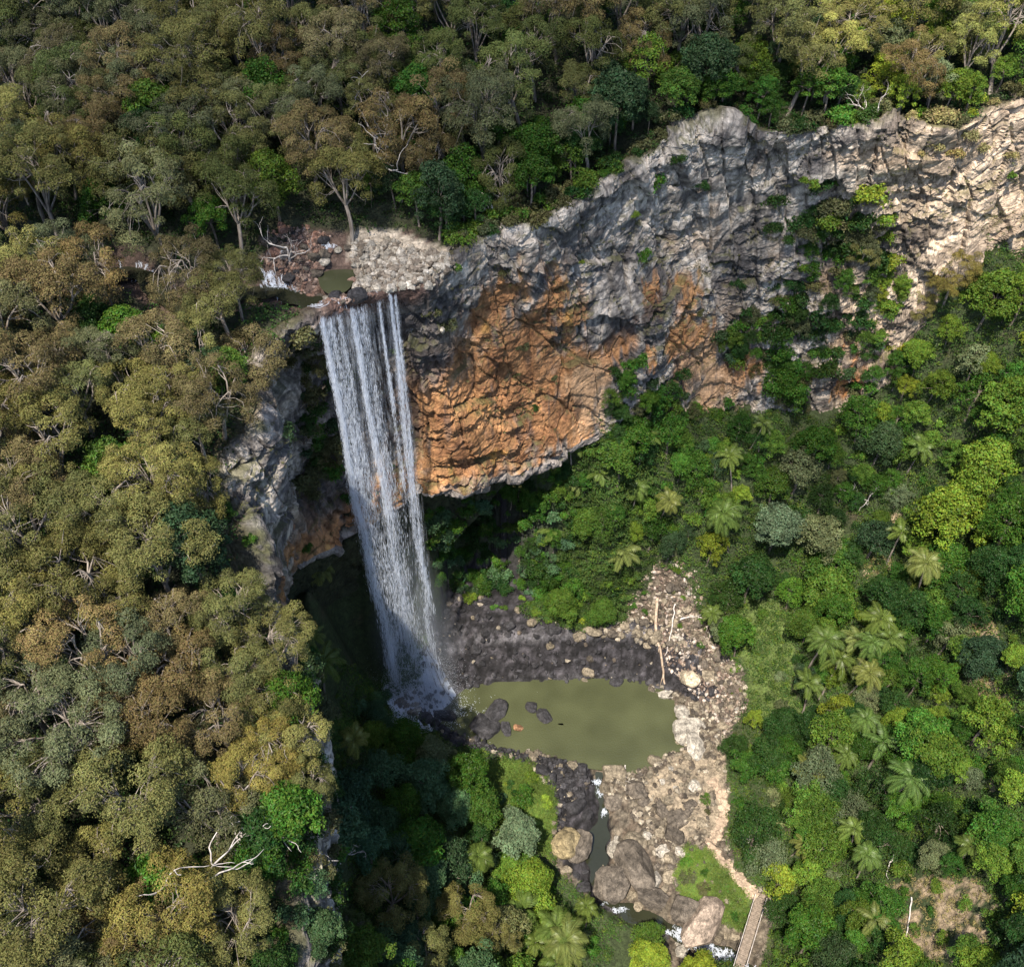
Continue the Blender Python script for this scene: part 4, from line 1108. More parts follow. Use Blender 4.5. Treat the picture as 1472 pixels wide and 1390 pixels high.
def make_broad(seedv, H=11, CR=3.7, ncl=34, leafd=130, L=.42, W=.24, dome=.5, tight=False, mat=None, bark=None):
    r = np.random.default_rng(seedv); g = Geo()
    fork = H * .5; top = np.array([r.normal() * .3, r.normal() * .3, fork]); limb(g, (0, 0, -1.5), top, .26, .18, r, .03, 5, 6)
    cents = []; rads = []
    lob = r.random(3) * 6.28
    for k in range(ncl):
        th = 2.399 * k + r.normal() * .2; q = math.sqrt((k + .5) / ncl); rr = CR * q * (.8 + .2 * math.sin(3 * th + lob[0]) + .16 * math.sin(5 * th + lob[1])) + r.normal() * .15
        z = H - 1 - dome * CR * q ** 2.2 - (0 if tight else abs(r.normal()) * .7) - q * .5
        c = np.array([top[0] + math.cos(th) * rr, top[1] + math.sin(th) * rr, z]); rad = r.uniform(.75, 1.2) * (CR / 3.7) ** .5
        cents.append(c); rads.append(rad)
        if k % 3 == 0: limb(g, top, c - [0, 0, .3], .09, .03, r, .1, 4, 4)
        if q > .7 and r.random() < .7: cents.append(c * [1.02, 1.02, 1] - [0, 0, 1.3 + r.random()]); rads.append(rad * .9)
    v, f, T = clump_leaves(cents, rads, leafd, L, W, r, up=.4, shell=.6, droop=.15, jit=.55, flat=.85)
    return g.build("trunk", bark or M_BARK_D, None, True, link=False), mesh_np("crown", v, f, mat or M_BROAD, False, tint=T, link=False), H, CR

def make_palm(seedv, H=8.5, FL=3.0, nf=16, dp_=1.5):
    r = np.random.default_rng(seedv); g = Geo(); bend = r.normal(size=2) * .35
    t = np.linspace(0, 1, 8)[:, None]; P = np.hstack([bend * t ** 2, t * (H + .6) - .6]); g.tube(P, np.linspace(.17, .11, 8), 7)
    top = P[-1]; V = []; Fq = []; T = []; n0 = 0; rg = Geo()
    for k in range(nf):
        a = 2.399 * k + r.normal() * .15; lift = 1.25 - 1.35 * k / nf; s = np.linspace(0, 1, 16); Lf = FL * (.85 + .3 * r.random()) * (1 - .25 * (k < 3))
        el = lift + r.normal() * .12 - dp_ * s ** 1.3
        ds = Lf / 15; x = np.cumsum(np.cos(el)) * ds; z = np.cumsum(np.sin(el)) * ds
        Q = top + np.stack([math.cos(a) * x, math.sin(a) * x, z], 1); rg.tube(Q, np.linspace(.045, .012, 16), 3, .9)
        sdir = np.array([-math.sin(a), math.cos(a), 0]); tn = unit(np.gradient(Q, axis=0)); up_ = np.cross(tn, sdir) ; up_ = up_ * np.sign(up_[:, 2:3] + 1e-9)
        m_ = 40; ss = np.linspace(.12, .99, m_)
        for sg in (-1, 1):
            B = np.stack([np.interp(ss, s, Q[:, c]) for c in range(3)], 1); tt = np.stack([np.interp(ss, s, tn[:, c]) for c in range(3)], 1); uu = np.stack([np.interp(ss, s, up_[:, c]) for c in range(3)], 1)
            ll = (.78 * np.sin(ss * 2.6 + .35) + .12) * (.85 + .3 * r.random(m_)); dr = unit(sdir * sg * 1.0 + tt * .75 - uu * .0 + np.array([0, 0, -.5]) + r.normal(size=(m_, 3)) * .06)
            wv = .03; wd = unit(np.cross(dr, uu))
            q = np.stack([B, B + dr * ll[:, None] * .4 + wd * wv, B + dr * ll[:, None] + [0, 0, -.08], B + dr * ll[:, None] * .4 - wd * wv], 1).reshape(-1, 3)
            V.append(q); Fq.append(np.arange(len(q)).reshape(-1, 4) + n0); n0 += len(q); T.append(np.clip(.5 + r.normal() * .12 + r.normal(size=m_) * .1, 0, 1))
    V.append(np.vstack(rg.v)); Fq.append(np.vstack(rg.f) + n0); T.append(np.full(len(Fq[-1]), .85))
    return g.build("trunk", M_BARK_P, None, True, link=False), mesh_np("crown", np.vstack(V), np.vstack(Fq), M_PALM, False, tint=np.concatenate(T), link=False), H, FL * .8

def make_shrub(seedv, RR=1.6, ncl=9, leafd=190, L=.3, W=.17, mat=None):
    r = np.random.default_rng(seedv); cents = []; rads = []; g = Geo()
    for k in range(ncl):
        a = r.random() * 6.28; q = math.sqrt(r.random()) * RR * .75; c = np.array([math.cos(a) * q, math.sin(a) * q, RR * .55 * (1 - (q / RR) ** 2) + .35 * r.random()])
        cents.append(c); rads.append(r.uniform(.45, .75)); limb(g, (0, 0, -.5), c, .04, .015, r, .1, 3, 4)
    v, f, T = clump_leaves(cents, rads, leafd, L, W, r, up=.4, shell=.4, droop=.2, jit=.6)
    return g.build("trunk", M_BARK_D, None, True, link=False), mesh_np("crown", v, f, mat or M_BROAD, False, tint=T, link=False), RR, RR

def make_dead(seedv, H=11, spread=.9, depth=4, side=None):
    r = np.random.default_rng(seedv); g = Geo()
    def rec(p, d, L, rad, lv):
        n = 6; P = [np.array(p)]; dd = np.array(d, float)
        for k in range(n - 1):
            dd = unit(dd + r.normal(size=3) * .17 + [0, 0, .04]); P.append(P[-1] + dd * L / (n - 1))
        g.tube(P, np.linspace(rad, rad * .55, n), 6 if lv < 2 else 4)
        if lv >= depth: return
        for k in range(2 if lv else 3 + (r.random() < .5)):
            i = n - 1 if k == 0 else r.integers(2, n)
            nd = unit(dd * .9 + unit(r.normal(size=3)) * spread + (np.array(side) * .45 if side is not None else 0) + [0, 0, .1])
            rec(P[i], nd, L * r.uniform(.6, .85), rad * .56, lv + 1)
    rec((0, 0, -1), (0, 0, 1), H * .42, .27, 0)
    return g.build("trunk", M_DEAD, None, True, link=False)

GUMS = [make_gum(500 + i, H=[15, 13, 16, 14, 13, 15, 14, 16][i], CR=[5.4, 4.6, 5.8, 5.0, 4.2, 5.2, 6.0, 4.8][i], ncl=[50, 38, 56, 44, 34, 48, 58, 42][i]) for i in range(8)]
BROADS = [make_broad(520 + i, H=[12, 10, 13, 11, 9, 12, 10, 14][i], CR=[3.9, 3.3, 4.4, 3.6, 2.9, 4.2, 3.5, 4.0][i], ncl=[36, 28, 44, 34, 24, 30, 24, 30][i], L=[.4, .34, .46, .32, .38, .36, .3, .42][i], W=[.22, .18, .27, .2, .2, .2, .16, .2][i], dome=[.5, .6, .45, .7, .6, .9, 1.0, 1.2][i]) for i in range(8)]
BRIGHTS = [make_broad(540 + i, H=11, CR=4.4, ncl=52, leafd=150, L=.34, W=.24, dome=.8, tight=(i == 0)) for i in range(3)]
PALMS = [make_palm(560 + i, H=[8, 9.5, 7, 8.5, 6.5][i], nf=[15, 18, 12, 20, 10][i], FL=[3.1, 3.4, 2.7, 3.2, 3.3][i], dp_=[1.5, 1.7, 1.2, 2.0, 1.4][i]) for i in range(5)]
SHRUBS = [make_shrub(580 + i, RR=[1.7, 1.3, 2.0, 1.5][i], ncl=[10, 7, 13, 9][i]) for i in range(4)]
DEADS = [make_dead(600, 10, .9, 4), make_dead(601, 12, .7, 4), make_dead(602, 9, 1.1, 3), make_dead(603, 11, .9, 4, side=(1, -.2, -.3)), make_dead(604, 8, .8, 5)]

PLANTS = []   # dict(root, kind, u, v, zone, colname, size)
def plant(proto, p, s, col, name, kind, zone, colname, tilt=.05, sz=None, label=None, ch=None, seedv=None):
    tr, cr, H, CR = proto
    o = bpy.data.objects.new(name, None); COL.objects.link(o); o.empty_display_size = .5
    o.location = p; s3 = (s, s, s * (sz or 1)); o.scale = s3
    o.rotation_euler = (random.gauss(0, tilt), random.gauss(0, tilt), random.random() * 6.28)
    a = bpy.data.objects.new("trunk", tr); b_ = bpy.data.objects.new("crown", cr)
    for q in (a, b_): COL.objects.link(q); q.parent = o
    b_.color = (*[max(.005, c) for c in col], 1)
    c = np.array(p) + [0, 0, H * .85 * s * (sz or 1)]
    u, v, _ = proj(c)
    PLANTS.append(dict(o=o, kind=kind, u=float(u[0]), v=float(v[0]), zone=zone, col=colname, size=CR * s, label=label, p=p))
    return o

CLEAR_A = [(385, 350), (420, 335), (500, 345), (560, 345), (640, 368), (700, 345), (760, 330), (850, 280), (900, 230), (960, 225), (1005, 185), (1015, 160), (1060, 180), (1100, 205), (1200, 195), (1290, 195), (1340, 200), (1420, 150), (1480, 140), (1480, 385), (1390, 345), (1290, 385), (1270, 550), (1210, 600), (1090, 600), (1000, 610), (960, 540), (900, 565), (870, 640), (800, 650), (790, 660), (700, 690), (612, 715), (608, 820), (650, 940), (660, 1010), (600, 1020), (550, 980), (515, 800), (500, 795), (430, 840), (378, 858), (350, 790), (335, 700), (380, 650), (450, 640), (475, 600), (455, 460), (415, 440), (385, 400)]
CLEAR_B = [(600, 1030), (640, 1000), (630, 900), (660, 860), (700, 865), (760, 890), (830, 905), (895, 895), (905, 850), (950, 800), (1005, 830), (1020, 900), (1062, 960), (1075, 1010), (1050, 1060), (1048, 1150), (1055, 1220), (1100, 1270), (1112, 1300), (1100, 1400), (950, 1400), (945, 1330), (870, 1320), (810, 1260), (790, 1200), (800, 1150), (765, 1100), (690, 1085), (620, 1060)]
CLEAR_CREEK = [(150, 360), (215, 360), (250, 385), (265, 420), (225, 440), (165, 400)]
def crown_ok(c, rad, polys, frac=.6):
    u, v, dpt = proj(c); pr = rad * frac * F / dpt[0]
    for poly in polys:
        if inpoly(poly, u, v)[0]: return False
        a = np.arange(8) * .785
        if inpoly(poly, u + pr * np.cos(a), v + pr * np.sin(a) * .8).any(): return False
    return True
def in_frame(c, rad):
    u, v, dpt = proj(c); m_ = (rad + 1.5) * F / dpt[0] + 8
    return -m_ < u[0] < 1472 + m_ and -m_ < v[0] < 1390 + m_

def jitcol(c, k=.16):
    b_ = math.exp(random.gauss(0, k)); h = random.gauss(0, .06)
    return (c[0] * b_ * (1 + h), c[1] * b_, c[2] * b_ * (1 - h))
GUMCOL = {"olive": (.100, .102, .033), "bronze": (.116, .095, .041), "grey-green": (.086, .096, .045), "golden": (.130, .122, .036), "dull green": (.066, .082, .024), "sunlit golden": (.20, .205, .055)}  # the sunlit entry is golden with sunlight put into the leaf colour
BRCOL = {"skylit green": (.05, .10, .045), "green": (.040, .095, .013), "dark green": (.022, .053, .012), "mid green": (.066, .118, .017), "lime": (.10, .16, .020), "blue-green": (.030, .058, .024), "yellow-green": (.155, .20, .022), "grey-green": (.10, .125, .06)}  # first entry: blue skylight put into the leaf colour, lightened for shaded spots

def pick(w):
    k = list(w); return random.choices(k, [w[q] for q in k])[0]

# --- feature trees, placed where the photograph has them -----------------
def feature(protos, i, u, v, s, colname, table, name, kind, zone, label=None, hfrac=.85, sz=None, tilt=.05):
    pr = protos[i % len(protos)]
    p = place_px(u, v, pr[2] * hfrac * s * (sz or 1))
    if p is None: return
    return plant(pr, p, s, jitcol(table[colname], .06), name, kind, zone, colname, sz=sz, label=label, tilt=tilt)
PC = {"palm": (.085, .125, .026), "pale": (.125, .145, .038)}
palm_px = [(825, 655), (815, 692), (862, 680), (912, 700), (940, 635), (955, 708), (1062, 660), (1085, 615), (1060, 735, 1.35), (895, 790, 1.2), (785, 762), (1020, 885, .9),
 (1291, 772, 1.1), (1336, 819, 1.2), (1309, 849, .8), (1259, 881, 1.15), (1177, 916, 1.1), (1217, 911, 1.15), (1244, 926), (1279, 914, 1.1), (1194, 963, 1.1), (1234, 961, 1.1), (1167, 991, 1.05), (1239, 1040, .9), (1264, 1073, 1.2), (1165, 1088), (1296, 1117, 1.3), (1237, 1197, 1.1), (1247, 1237, .9), (1256, 1324), (1400, 1212, .8), (1207, 1088, .8),
 (1320, 640, 1.2), (452, 821, 1.1), (438, 918), (455, 949, 1.1), (445, 1008, 1.1), (500, 1046, .9), (687, 1232, 1.15), (765, 1297, 1.15), (800, 1345, 1.2), (835, 1352, 1.1), (765, 1370, 1.0), (845, 1310, .9), (800, 1385), (1145, 1210, .8)]
for i, q in enumerate(palm_px):
    u, v = q[:2]; s = (q[2] if len(q) > 2 else 1.0) * random.uniform(1.0, 1.32)
    feature(PALMS, i, u, v, s, "pale" if i % 4 == 1 else "palm", PC, "palm_tree", "palm", "gorge", hfrac=1.0, tilt=.13)
feats = [  # protos, u, v, scale, colour, table, name, kind, label
 (BRIGHTS, 1390, 725, 1.55, "lime", BRCOL, "rainforest_tree", "very large bright lime-green tree above the palms on the right slope"),
 (BRIGHTS, 1440, 650, 1.3, "lime", BRCOL, "rainforest_tree", "bright lime tree just above and behind the very large lime one"),
 (BRIGHTS, 1460, 560, 1.2, "lime", BRCOL, "rainforest_tree", "bright lime tree at the frame's edge below the sunlit cliff"),
 (BRIGHTS, 1350, 790, .7, "lime", BRCOL, "rainforest_tree", "small lime tree at the lower left foot of the very large lime tree"),
 (BRIGHTS, 1398, 825, .65, "yellow-green", BRCOL, "rainforest_tree", "small round yellow-green tree alone below the very large lime tree"),
 (BRIGHTS, 1130, 530, 1.15, "green", BRCOL, "rainforest_tree", "large deep green tree standing against the foot of the cliff"),
 (BRIGHTS, 1440, 800, 1.0, "dark green", BRCOL, "rainforest_tree", None),
 (BRIGHTS, 1195, 840, 1.2, "mid green", BRCOL, "rainforest_tree", "large mid green tree above the palm cluster on the right slope"),
 (BROADS, 1185, 760, 1.3, "grey-green", BRCOL, "rainforest_tree", "grey-green tree with a hazy crown above the palm cluster"),
 (BROADS, 1150, 660, 1.4, "grey-green", BRCOL, "rainforest_tree", "pale grey-green tree near the cliff foot, right of the tall palms"),
 (BROADS, 1120, 740, 1.2, "grey-green", BRCOL, "rainforest_tree", None), (BROADS, 1260, 760, 1.1, "blue-green", BRCOL, "rainforest_tree", None),
 (BRIGHTS, 760, 1265, 1.15, "lime", BRCOL, "rainforest_tree", "rounded bright green tree at the bottom beside the olive gums"),
 (BRIGHTS, 735, 1235, .7, "lime", BRCOL, "rainforest_tree", "small lime tree touching the rounded bright one at the bottom"),
 (BRIGHTS, 790, 1330, .8, "lime", BRCOL, "rainforest_tree", "lime tree under the palms at the bottom edge"),
 (BRIGHTS, 935, 1378, .85, "yellow-green", BRCOL, "rainforest_tree", "yellow-green tree at the bottom edge left of the rapids"),
 (BRIGHTS, 1005, 1392, .8, "yellow-green", BRCOL, "rainforest_tree", "yellow-green tree at the bottom edge right below the rapids"),
 (BROADS, 935, 1340, .9, "mid green", BRCOL, "rainforest_tree", "mid green tree on the creek bank just above the yellow-green one"),
 (GUMS, 555, 1275, .95, "olive", GUMCOL, "gum_tree", "olive gum on the gorge floor, highest of the group at the bottom"),
 (GUMS, 665, 1320, .95, "olive", GUMCOL, "gum_tree", "largest olive gum of the group on the gorge floor"),
 (GUMS, 610, 1370, .85, "golden", GUMCOL, "gum_tree", "golden gum at the bottom edge among the gorge floor group"), (GUMS, 715, 1345, .7, "olive", GUMCOL, "gum_tree", "small olive gum beside the bright tree at the bottom"),
 (GUMS, 505, 1340, .6, "dull green", GUMCOL, "gum_tree", "dull green gum close to the leaning grey rock at the bottom"),
 (BROADS, 630, 1080, .95, "grey-green", BRCOL, "rainforest_tree", "dim grey-green tree at the near shore of the pool"),
 (BROADS, 500, 1135, 1.35, "skylit green", BRCOL, "rainforest_tree", "broad dark blue-green tree in the shaded gorge left of the pool"),
 (BROADS, 545, 1100, 1.2, "skylit green", BRCOL, "rainforest_tree", None), (BROADS, 465, 1190, 1.2, "skylit green", BRCOL, "rainforest_tree", None),
 (BROADS, 640, 1235, 1.2, "blue-green", BRCOL, "rainforest_tree", "feathery blue-green tree behind the gorge floor gums"), (BROADS, 690, 1195, .8, "dark green", BRCOL, "rainforest_tree", None),
 (BRIGHTS, 1060, 1065, .6, "dark green", BRCOL, "rainforest_tree", None), (BRIGHTS, 1125, 1035, .85, "dark green", BRCOL, "rainforest_tree", None), (BROADS, 1085, 1030, .5, "yellow-green", BRCOL, "rainforest_tree", None),
 (BROADS, 1075, 1095, .8, "green", BRCOL, "rainforest_tree", None), (BROADS, 1130, 1300, 1.0, "dark green", BRCOL, "rainforest_tree", "dark green tree standing right beside the head of the footbridge"),
 (BROADS, 1085, 820, 1.15, "dark green", BRCOL, "rainforest_tree", None), (BROADS, 1050, 850, 1.0, "dark green", BRCOL, "rainforest_tree", "dark tree with a bare grey trunk beside the scree slope"),
 (BROADS, 45, 175, .9, "lime", BRCOL, "rainforest_tree", "bright lime tree at the left edge of the upper forest beside the pond"), (BROADS, 12, 140, .8, "green", BRCOL, "rainforest_tree", "green tree at the left edge behind the bright lime one"),
 (BROADS, 70, 205, .8, "grey-green", BRCOL, "rainforest_tree", "pale grey tree beside the bright lime one near the pond"),
 (GUMS, 380, 905, .85, "olive", GUMCOL, "gum_tree", None), (GUMS, 412, 950, .8, "golden", GUMCOL, "gum_tree", None), (GUMS, 385, 1015, .85, "olive", GUMCOL, "gum_tree", None), (GUMS, 345, 860, .8, "olive", GUMCOL, "gum_tree", None), (GUMS, 425, 1055, .7, "olive", GUMCOL, "gum_tree", None),
 (BROADS, 395, 1110, .9, "blue-green", BRCOL, "rainforest_tree", None), (BROADS, 375, 1180, 1.0, "dark green", BRCOL, "rainforest_tree", None), (BROADS, 340, 1240, 1.0, "green", BRCOL, "rainforest_tree", None), (GUMS, 340, 1310, .8, "golden", GUMCOL, "gum_tree", None),
 (GUMS, 490, 240, 1.0, "golden", GUMCOL, "gum_tree", "golden gum standing on the rise behind the upper creek"),
 (GUMS, 345, 500, 1.1, "bronze", GUMCOL, "gum_tree", "wide bronze gum leaning over the gorge beside the waterfall"), (GUMS, 690, 130, 1.15, "grey-green", GUMCOL, "gum_tree", "large grey-green gum in the middle of the upper forest"),
 (GUMS, 1300, 110, .9, "bronze", GUMCOL, "gum_tree", "tall bronze gum on the rim where the sunlight starts"),
 (GUMS, 1245, 340, .65, "olive", GUMCOL, "gum_tree", "olive gum growing from the cliff ledge under the yellow bush"),
 (GUMS, 1375, 390, .7, "golden", GUMCOL, "gum_tree", "golden sunlit gum at the foot of the pale cliff"), (GUMS, 1330, 420, .6, "golden", GUMCOL, "gum_tree", None),
 (BRIGHTS, 1425, 420, 1.15, "mid green", BRCOL, "rainforest_tree", "wide mid green domed tree at the foot of the pale cliff"),
 (BROADS, 1300, 410, .8, "lime", BRCOL, "rainforest_tree", None), (BROADS, 1285, 490, .9, "yellow-green", BRCOL, "rainforest_tree", None), (BROADS, 1320, 510, .7, "lime", BRCOL, "rainforest_tree", None), (BROADS, 1300, 560, .6, "yellow-green", BRCOL, "rainforest_tree", None),
 (BROADS, 1400, 520, 1.25, "grey-green", BRCOL, "rainforest_tree", None), (BROADS, 1245, 590, 1.0, "green", BRCOL, "rainforest_tree", None), (BROADS, 1290, 600, .8, "green", BRCOL, "rainforest_tree", None),
 (BROADS, 940, 560, .9, "green", BRCOL, "rainforest_tree", None), (BROADS, 905, 620, 1.1, "green", BRCOL, "rainforest_tree", None), (BROADS, 965, 610, 1.1, "green", BRCOL, "rainforest_tree", None), (BROADS, 890, 650, 1.0, "mid green", BRCOL, "rainforest_tree", None),
 (BRIGHTS, 845, 745, .8, "mid green", BRCOL, "rainforest_tree", None), (BRIGHTS, 915, 760, .55, "lime", BRCOL, "rainforest_tree", None), (BROADS, 1005, 660, .9, "green", BRCOL, "rainforest_tree", None), (BROADS, 1010, 700, .9, "mid green", BRCOL, "rainforest_tree", None),
]
for i, q in enumerate(feats):
    protos, u, v, s, cn, tb, nm, lb = q
    feature(protos, i, u, v, s, cn, tb, nm, "gum" if nm == "gum_tree" else "broad", "feature", lb)

for k_, yy in enumerate([44, 47, 51, 55, 60, 65, 70]):
    i_ = np.interp(yy, RIM[3:8, 1], np.arange(3, 8)); c_ = np.array([np.interp(i_, np.arange(len(RIM)), RIM[:, a]) for a in range(3)])
    isg = k_ % 3 != 2; pr = (GUMS if isg else BROADS)[k_ % 8]; s = (.62 if yy < 60 else .8) if isg else .95
    if yy < 50 and isg: continue
    q_ = c_ + [-1.0 + random.gauss(0, .5), 0, -.5]
    plant(pr, q_, s, jitcol((GUMCOL if isg else BRCOL)[["olive", "golden", "green"][k_ % 3] if isg else "green"], .1), "gum_tree" if isg else "rainforest_tree", "gum" if isg else "broad", "left", ["olive", "golden", "green"][k_ % 3])

# --- shrubs rooted on the cliff face --------------------------------------
def cliff_plant(u, v, s, colname, tb=BRCOL, label=None, proto=None, sz=1.0):
    h = hitb(CBVH, u, v)
    if h is None: return
    p = h[0] - np.array([0, 0, .35 * s])
    if any(abs(q['p'][0] - p[0]) < .7 * s and abs(q['p'][2] - p[2]) < .7 * s and abs(q['p'][1] - p[1]) < 2 for q in PLANTS): return
    pr = proto or SHRUBS[(int(u) + int(v)) % 4]
    return plant(pr, p, s, jitcol(tb[colname], .1), "cliff_shrub", "cliff shrub", "cliff", colname, tilt=.2, sz=sz, label=label)
cl = [(945, 268, 2.1, "green", "large green shrub high on the grey cliff below the rim"), (980, 235, 1.4, "dark green", "dark shrub hanging just under the cliff rim"), (1115, 297, 1.8, "dark green", "dark round shrub alone on the upper cliff"),
 (1255, 285, 2.2, "yellow-green", "bright yellow-green bush on the cliff at the edge of the sunlight"), (1162, 265, 1.2, "lime", "small lime shrub on the cliff right of the dark round one"), (1195, 268, 1.1, "mid green", None), (1180, 300, 1.7, "blue-green", None), (1150, 320, 1.7, "dark green", None), (1215, 310, 1.9, "dark green", None), (1195, 340, 2.0, "dark green", None), (1230, 370, 1.8, "mid green", None), (1270, 320, 1.4, "lime", None), (1275, 345, 1.5, "lime", None), (1205, 375, 1.4, "green", None), (1130, 345, 1.2, "dark green", None), (1110, 330, 1.2, "dark green", None),
 (910, 312, .7, "lime", "tiny lime shrub alone on the bare grey cliff"), (922, 372, 1.1, "green", "small green shrub low on the bare grey cliff"), (835, 380, .5, "lime", None), (1005, 270, 1.2, "dark green", None), (655, 390, 1.1, "mid green", None), (560, 505, .9, "mid green", None),
 (1060, 470, 1.6, "green", None), (1050, 490, 1.5, "dark green", None), (1075, 450, 1.3, "dark green", None), (1110, 480, 1.9, "dark green", None), (1130, 440, 1.6, "green", None), (1140, 410, 1.3, "dark green", None), (1175, 400, 1.3, "green", None), (1120, 510, 1.8, "green", None), (1160, 480, 1.5, "blue-green", None), (1190, 470, 1.5, "dark green", None), (1180, 510, 1.3, "green", None), (1060, 412, 1.0, "dark green", None), (1150, 385, 1.0, "lime", None),
 (905, 530, 1.5, "green", None), (925, 520, 1.6, "green", None), (880, 535, 1.2, "dark green", None), (900, 560, 1.8, "green", None), (935, 590, 1.8, "green", None), (965, 570, 1.6, "green", None), (1045, 580, 1.3, "green", None), (1030, 600, 1.5, "green", None), (1225, 500, 1.0, "green", None), (1250, 470, 1.1, "lime", None), (1240, 440, .8, "mid green", None), (1245, 540, 1.2, "dark green", None), (1450, 255, 1.0, "lime", None),
 (750, 500, .8, "dull", None), (640, 470, 1.2, "dull", None), (665, 440, 1.3, "dull", None), (620, 455, 1.1, "dull", None), (725, 395, .9, "dull", None), (745, 540, .7, "dull", None), (800, 545, .7, "dull", None), (770, 585, .6, "dark green", None), (1010, 450, .7, "dull", None), (470, 620, 1.2, "dark green", None), (455, 660, 1.3, "dark green", None), (450, 590, 1.4, "dark green", None), (465, 560, 1.2, "dark green", None), (475, 690, 1.1, "dark green", None), (360, 778, .6, "green", "single small green shrub on the grey buttress left of the falls"), (1390, 200, 1.2, "dry", None), (1340, 215, 1.2, "dry", None), (1410, 215, 1.1, "dry", None), (1455, 230, 1.2, "dry", None), (1370, 225, 1.2, "dry", None), (1320, 225, .9, "dry", None), (440, 790, .7, "green", None), (560, 670, .6, "green", None)]
BRCOL["skylit green"] = (.05, .10, .045); BRCOL["dull"] = (.075, .08, .035); BRCOL["dry"] = (.22, .19, .08)
for q in cl: cliff_plant(*q[:4], label=q[4])
for k_ in range(60):
    q_ = (random.uniform(400, 500), random.uniform(470, 720))
    if k_ % 3: q_ = (q_[0] * .5 + 235, q_[1])
    cliff_plant(q_[0], q_[1], random.uniform(1.0, 2.1), random.choice(["dark green", "blue-green", "dull", "dull", "green"]))
for k_ in range(110):
    q_ = random.choice([(random.gauss(1225, 35), random.gauss(335, 38)), (random.gauss(1125, 45), random.gauss(500, 50)), (random.gauss(1170, 40), random.gauss(440, 50)), (random.gauss(1255, 22), random.gauss(500, 60)), (random.gauss(940, 40), random.gauss(575, 25))])
    if q_[1] < 260: continue
    cliff_plant(q_[0], q_[1], random.uniform(1.0, 2.2), random.choice(["dark green", "blue-green", "dull", "green", "dark green", "mid green"] if q_[0] < 1265 else ["lime", "mid green", "yellow-green"]))
for k_ in range(60):
    u_, v_ = random.uniform(612, 770), random.uniform(700, 800); h_ = hitb(CBVH, u_, v_); g_ = hitb(GBVH, u_, v_)
    if h_ is None or v_ < 712 + (690 - u_) * .3 or (g_ is not None and g_[0][1] < h_[0][1]) or h_[0][2] > 53: continue
    cliff_plant(u_, v_, random.uniform(1.1, 2.0), random.choice(["skylit green", "green", "mid green", "dark green"]))
for k_ in range(16):
    u_, v_ = random.uniform(405, 478), random.uniform(880, 1385); h_ = hitb(CBVH, u_, v_)
    if h_ is None: continue
    s_ = random.uniform(.45, .75); pr = random.choice(BROADS[:7]); cn_ = random.choice(["skylit green", "green", "dull", "dark green"])
    plant((SHRUBS[0][0], pr[1], pr[2], pr[3]), h_[0] - np.array([0, 0, pr[2] * .74 * s_]), s_, jitcol(BRCOL[cn_], .15), "cliff_tree", "cliff shrub", "cliff", cn_, tilt=.1)
for k_ in range(80):
    q_ = (random.uniform(380, 490), random.uniform(900, 1390)); cliff_plant(q_[0], q_[1], random.uniform(.8, 1.7), random.choice(["dark green", "blue-green", "green", "dull"]))
for (u_, v_, s_, cn_, i_) in [(1205, 350, .6, "dark green", 0), (1235, 335, .65, "dull", 1), (1180, 320, .5, "blue-green", 2), (1250, 390, .6, "mid green", 3), (1275, 380, .5, "lime", 4), (1215, 395, .5, "green", 5), (1165, 300, .45, "dark green", 6), (1110, 455, .5, "green", 0), (1085, 480, .5, "dark green", 1), (1150, 450, .5, "dark green", 2), (1125, 480, .6, "green", 3), (1180, 490, .5, "blue-green", 6), (1160, 530, .5, "green", 5), (1060, 500, .45, "green", 4), (1190, 430, .5, "dark green", 5), (1240, 480, .5, "mid green", 6), (1255, 530, .55, "green", 1), (900, 545, .5, "green", 2), (930, 570, .6, "green", 0), (960, 590, .6, "green", 3), (440, 600, .6, "dark green", 4), (455, 520, .55, "dull", 5), (465, 640, .5, "dark green", 6), (1300, 405, .6, "lime", 0), (1265, 440, .5, "yellow-green", 1)]:
    h_ = hitb(CBVH, u_, v_)
    if h_ is None: continue
    pr = BROADS[i_]; plant((SHRUBS[0][0], pr[1], pr[2], pr[3]), h_[0] - np.array([0, 0, pr[2] * .72 * s_]) + h_[1] * np.sign(h_[1][1]) * -.6, s_, jitcol(BRCOL[cn_], .1), "cliff_tree", "cliff shrub", "cliff", cn_, tilt=.1)
for (mu_, mv_, su_, sv_, n_) in [(930, 575, 30, 22, 9), (1130, 520, 30, 32, 8), (1215, 335, 32, 34, 9), (1070, 470, 16, 25, 5), (1262, 440, 16, 40, 7), (1235, 570, 38, 18, 6), (985, 600, 20, 10, 4), (1040, 600, 25, 8, 4)]:
    for k_ in range(n_):
        u_, v_ = random.gauss(mu_, su_), random.gauss(mv_, sv_); h_ = hitb(CBVH, u_, v_)
        if h_ is None: continue
        s_ = random.uniform(.38, .62); pr = random.choice(BROADS[:7]); cn_ = random.choice(["green", "dark green", "dull", "mid green", "dark green"] if u_ < 1262 else ["lime", "yellow-green", "mid green"])
        plant((SHRUBS[0][0], pr[1], pr[2], pr[3]), h_[0] - np.array([0, 0, pr[2] * .74 * s_]), s_, jitcol(BRCOL[cn_], .15), "cliff_tree", "cliff shrub", "cliff", cn_, tilt=.1)
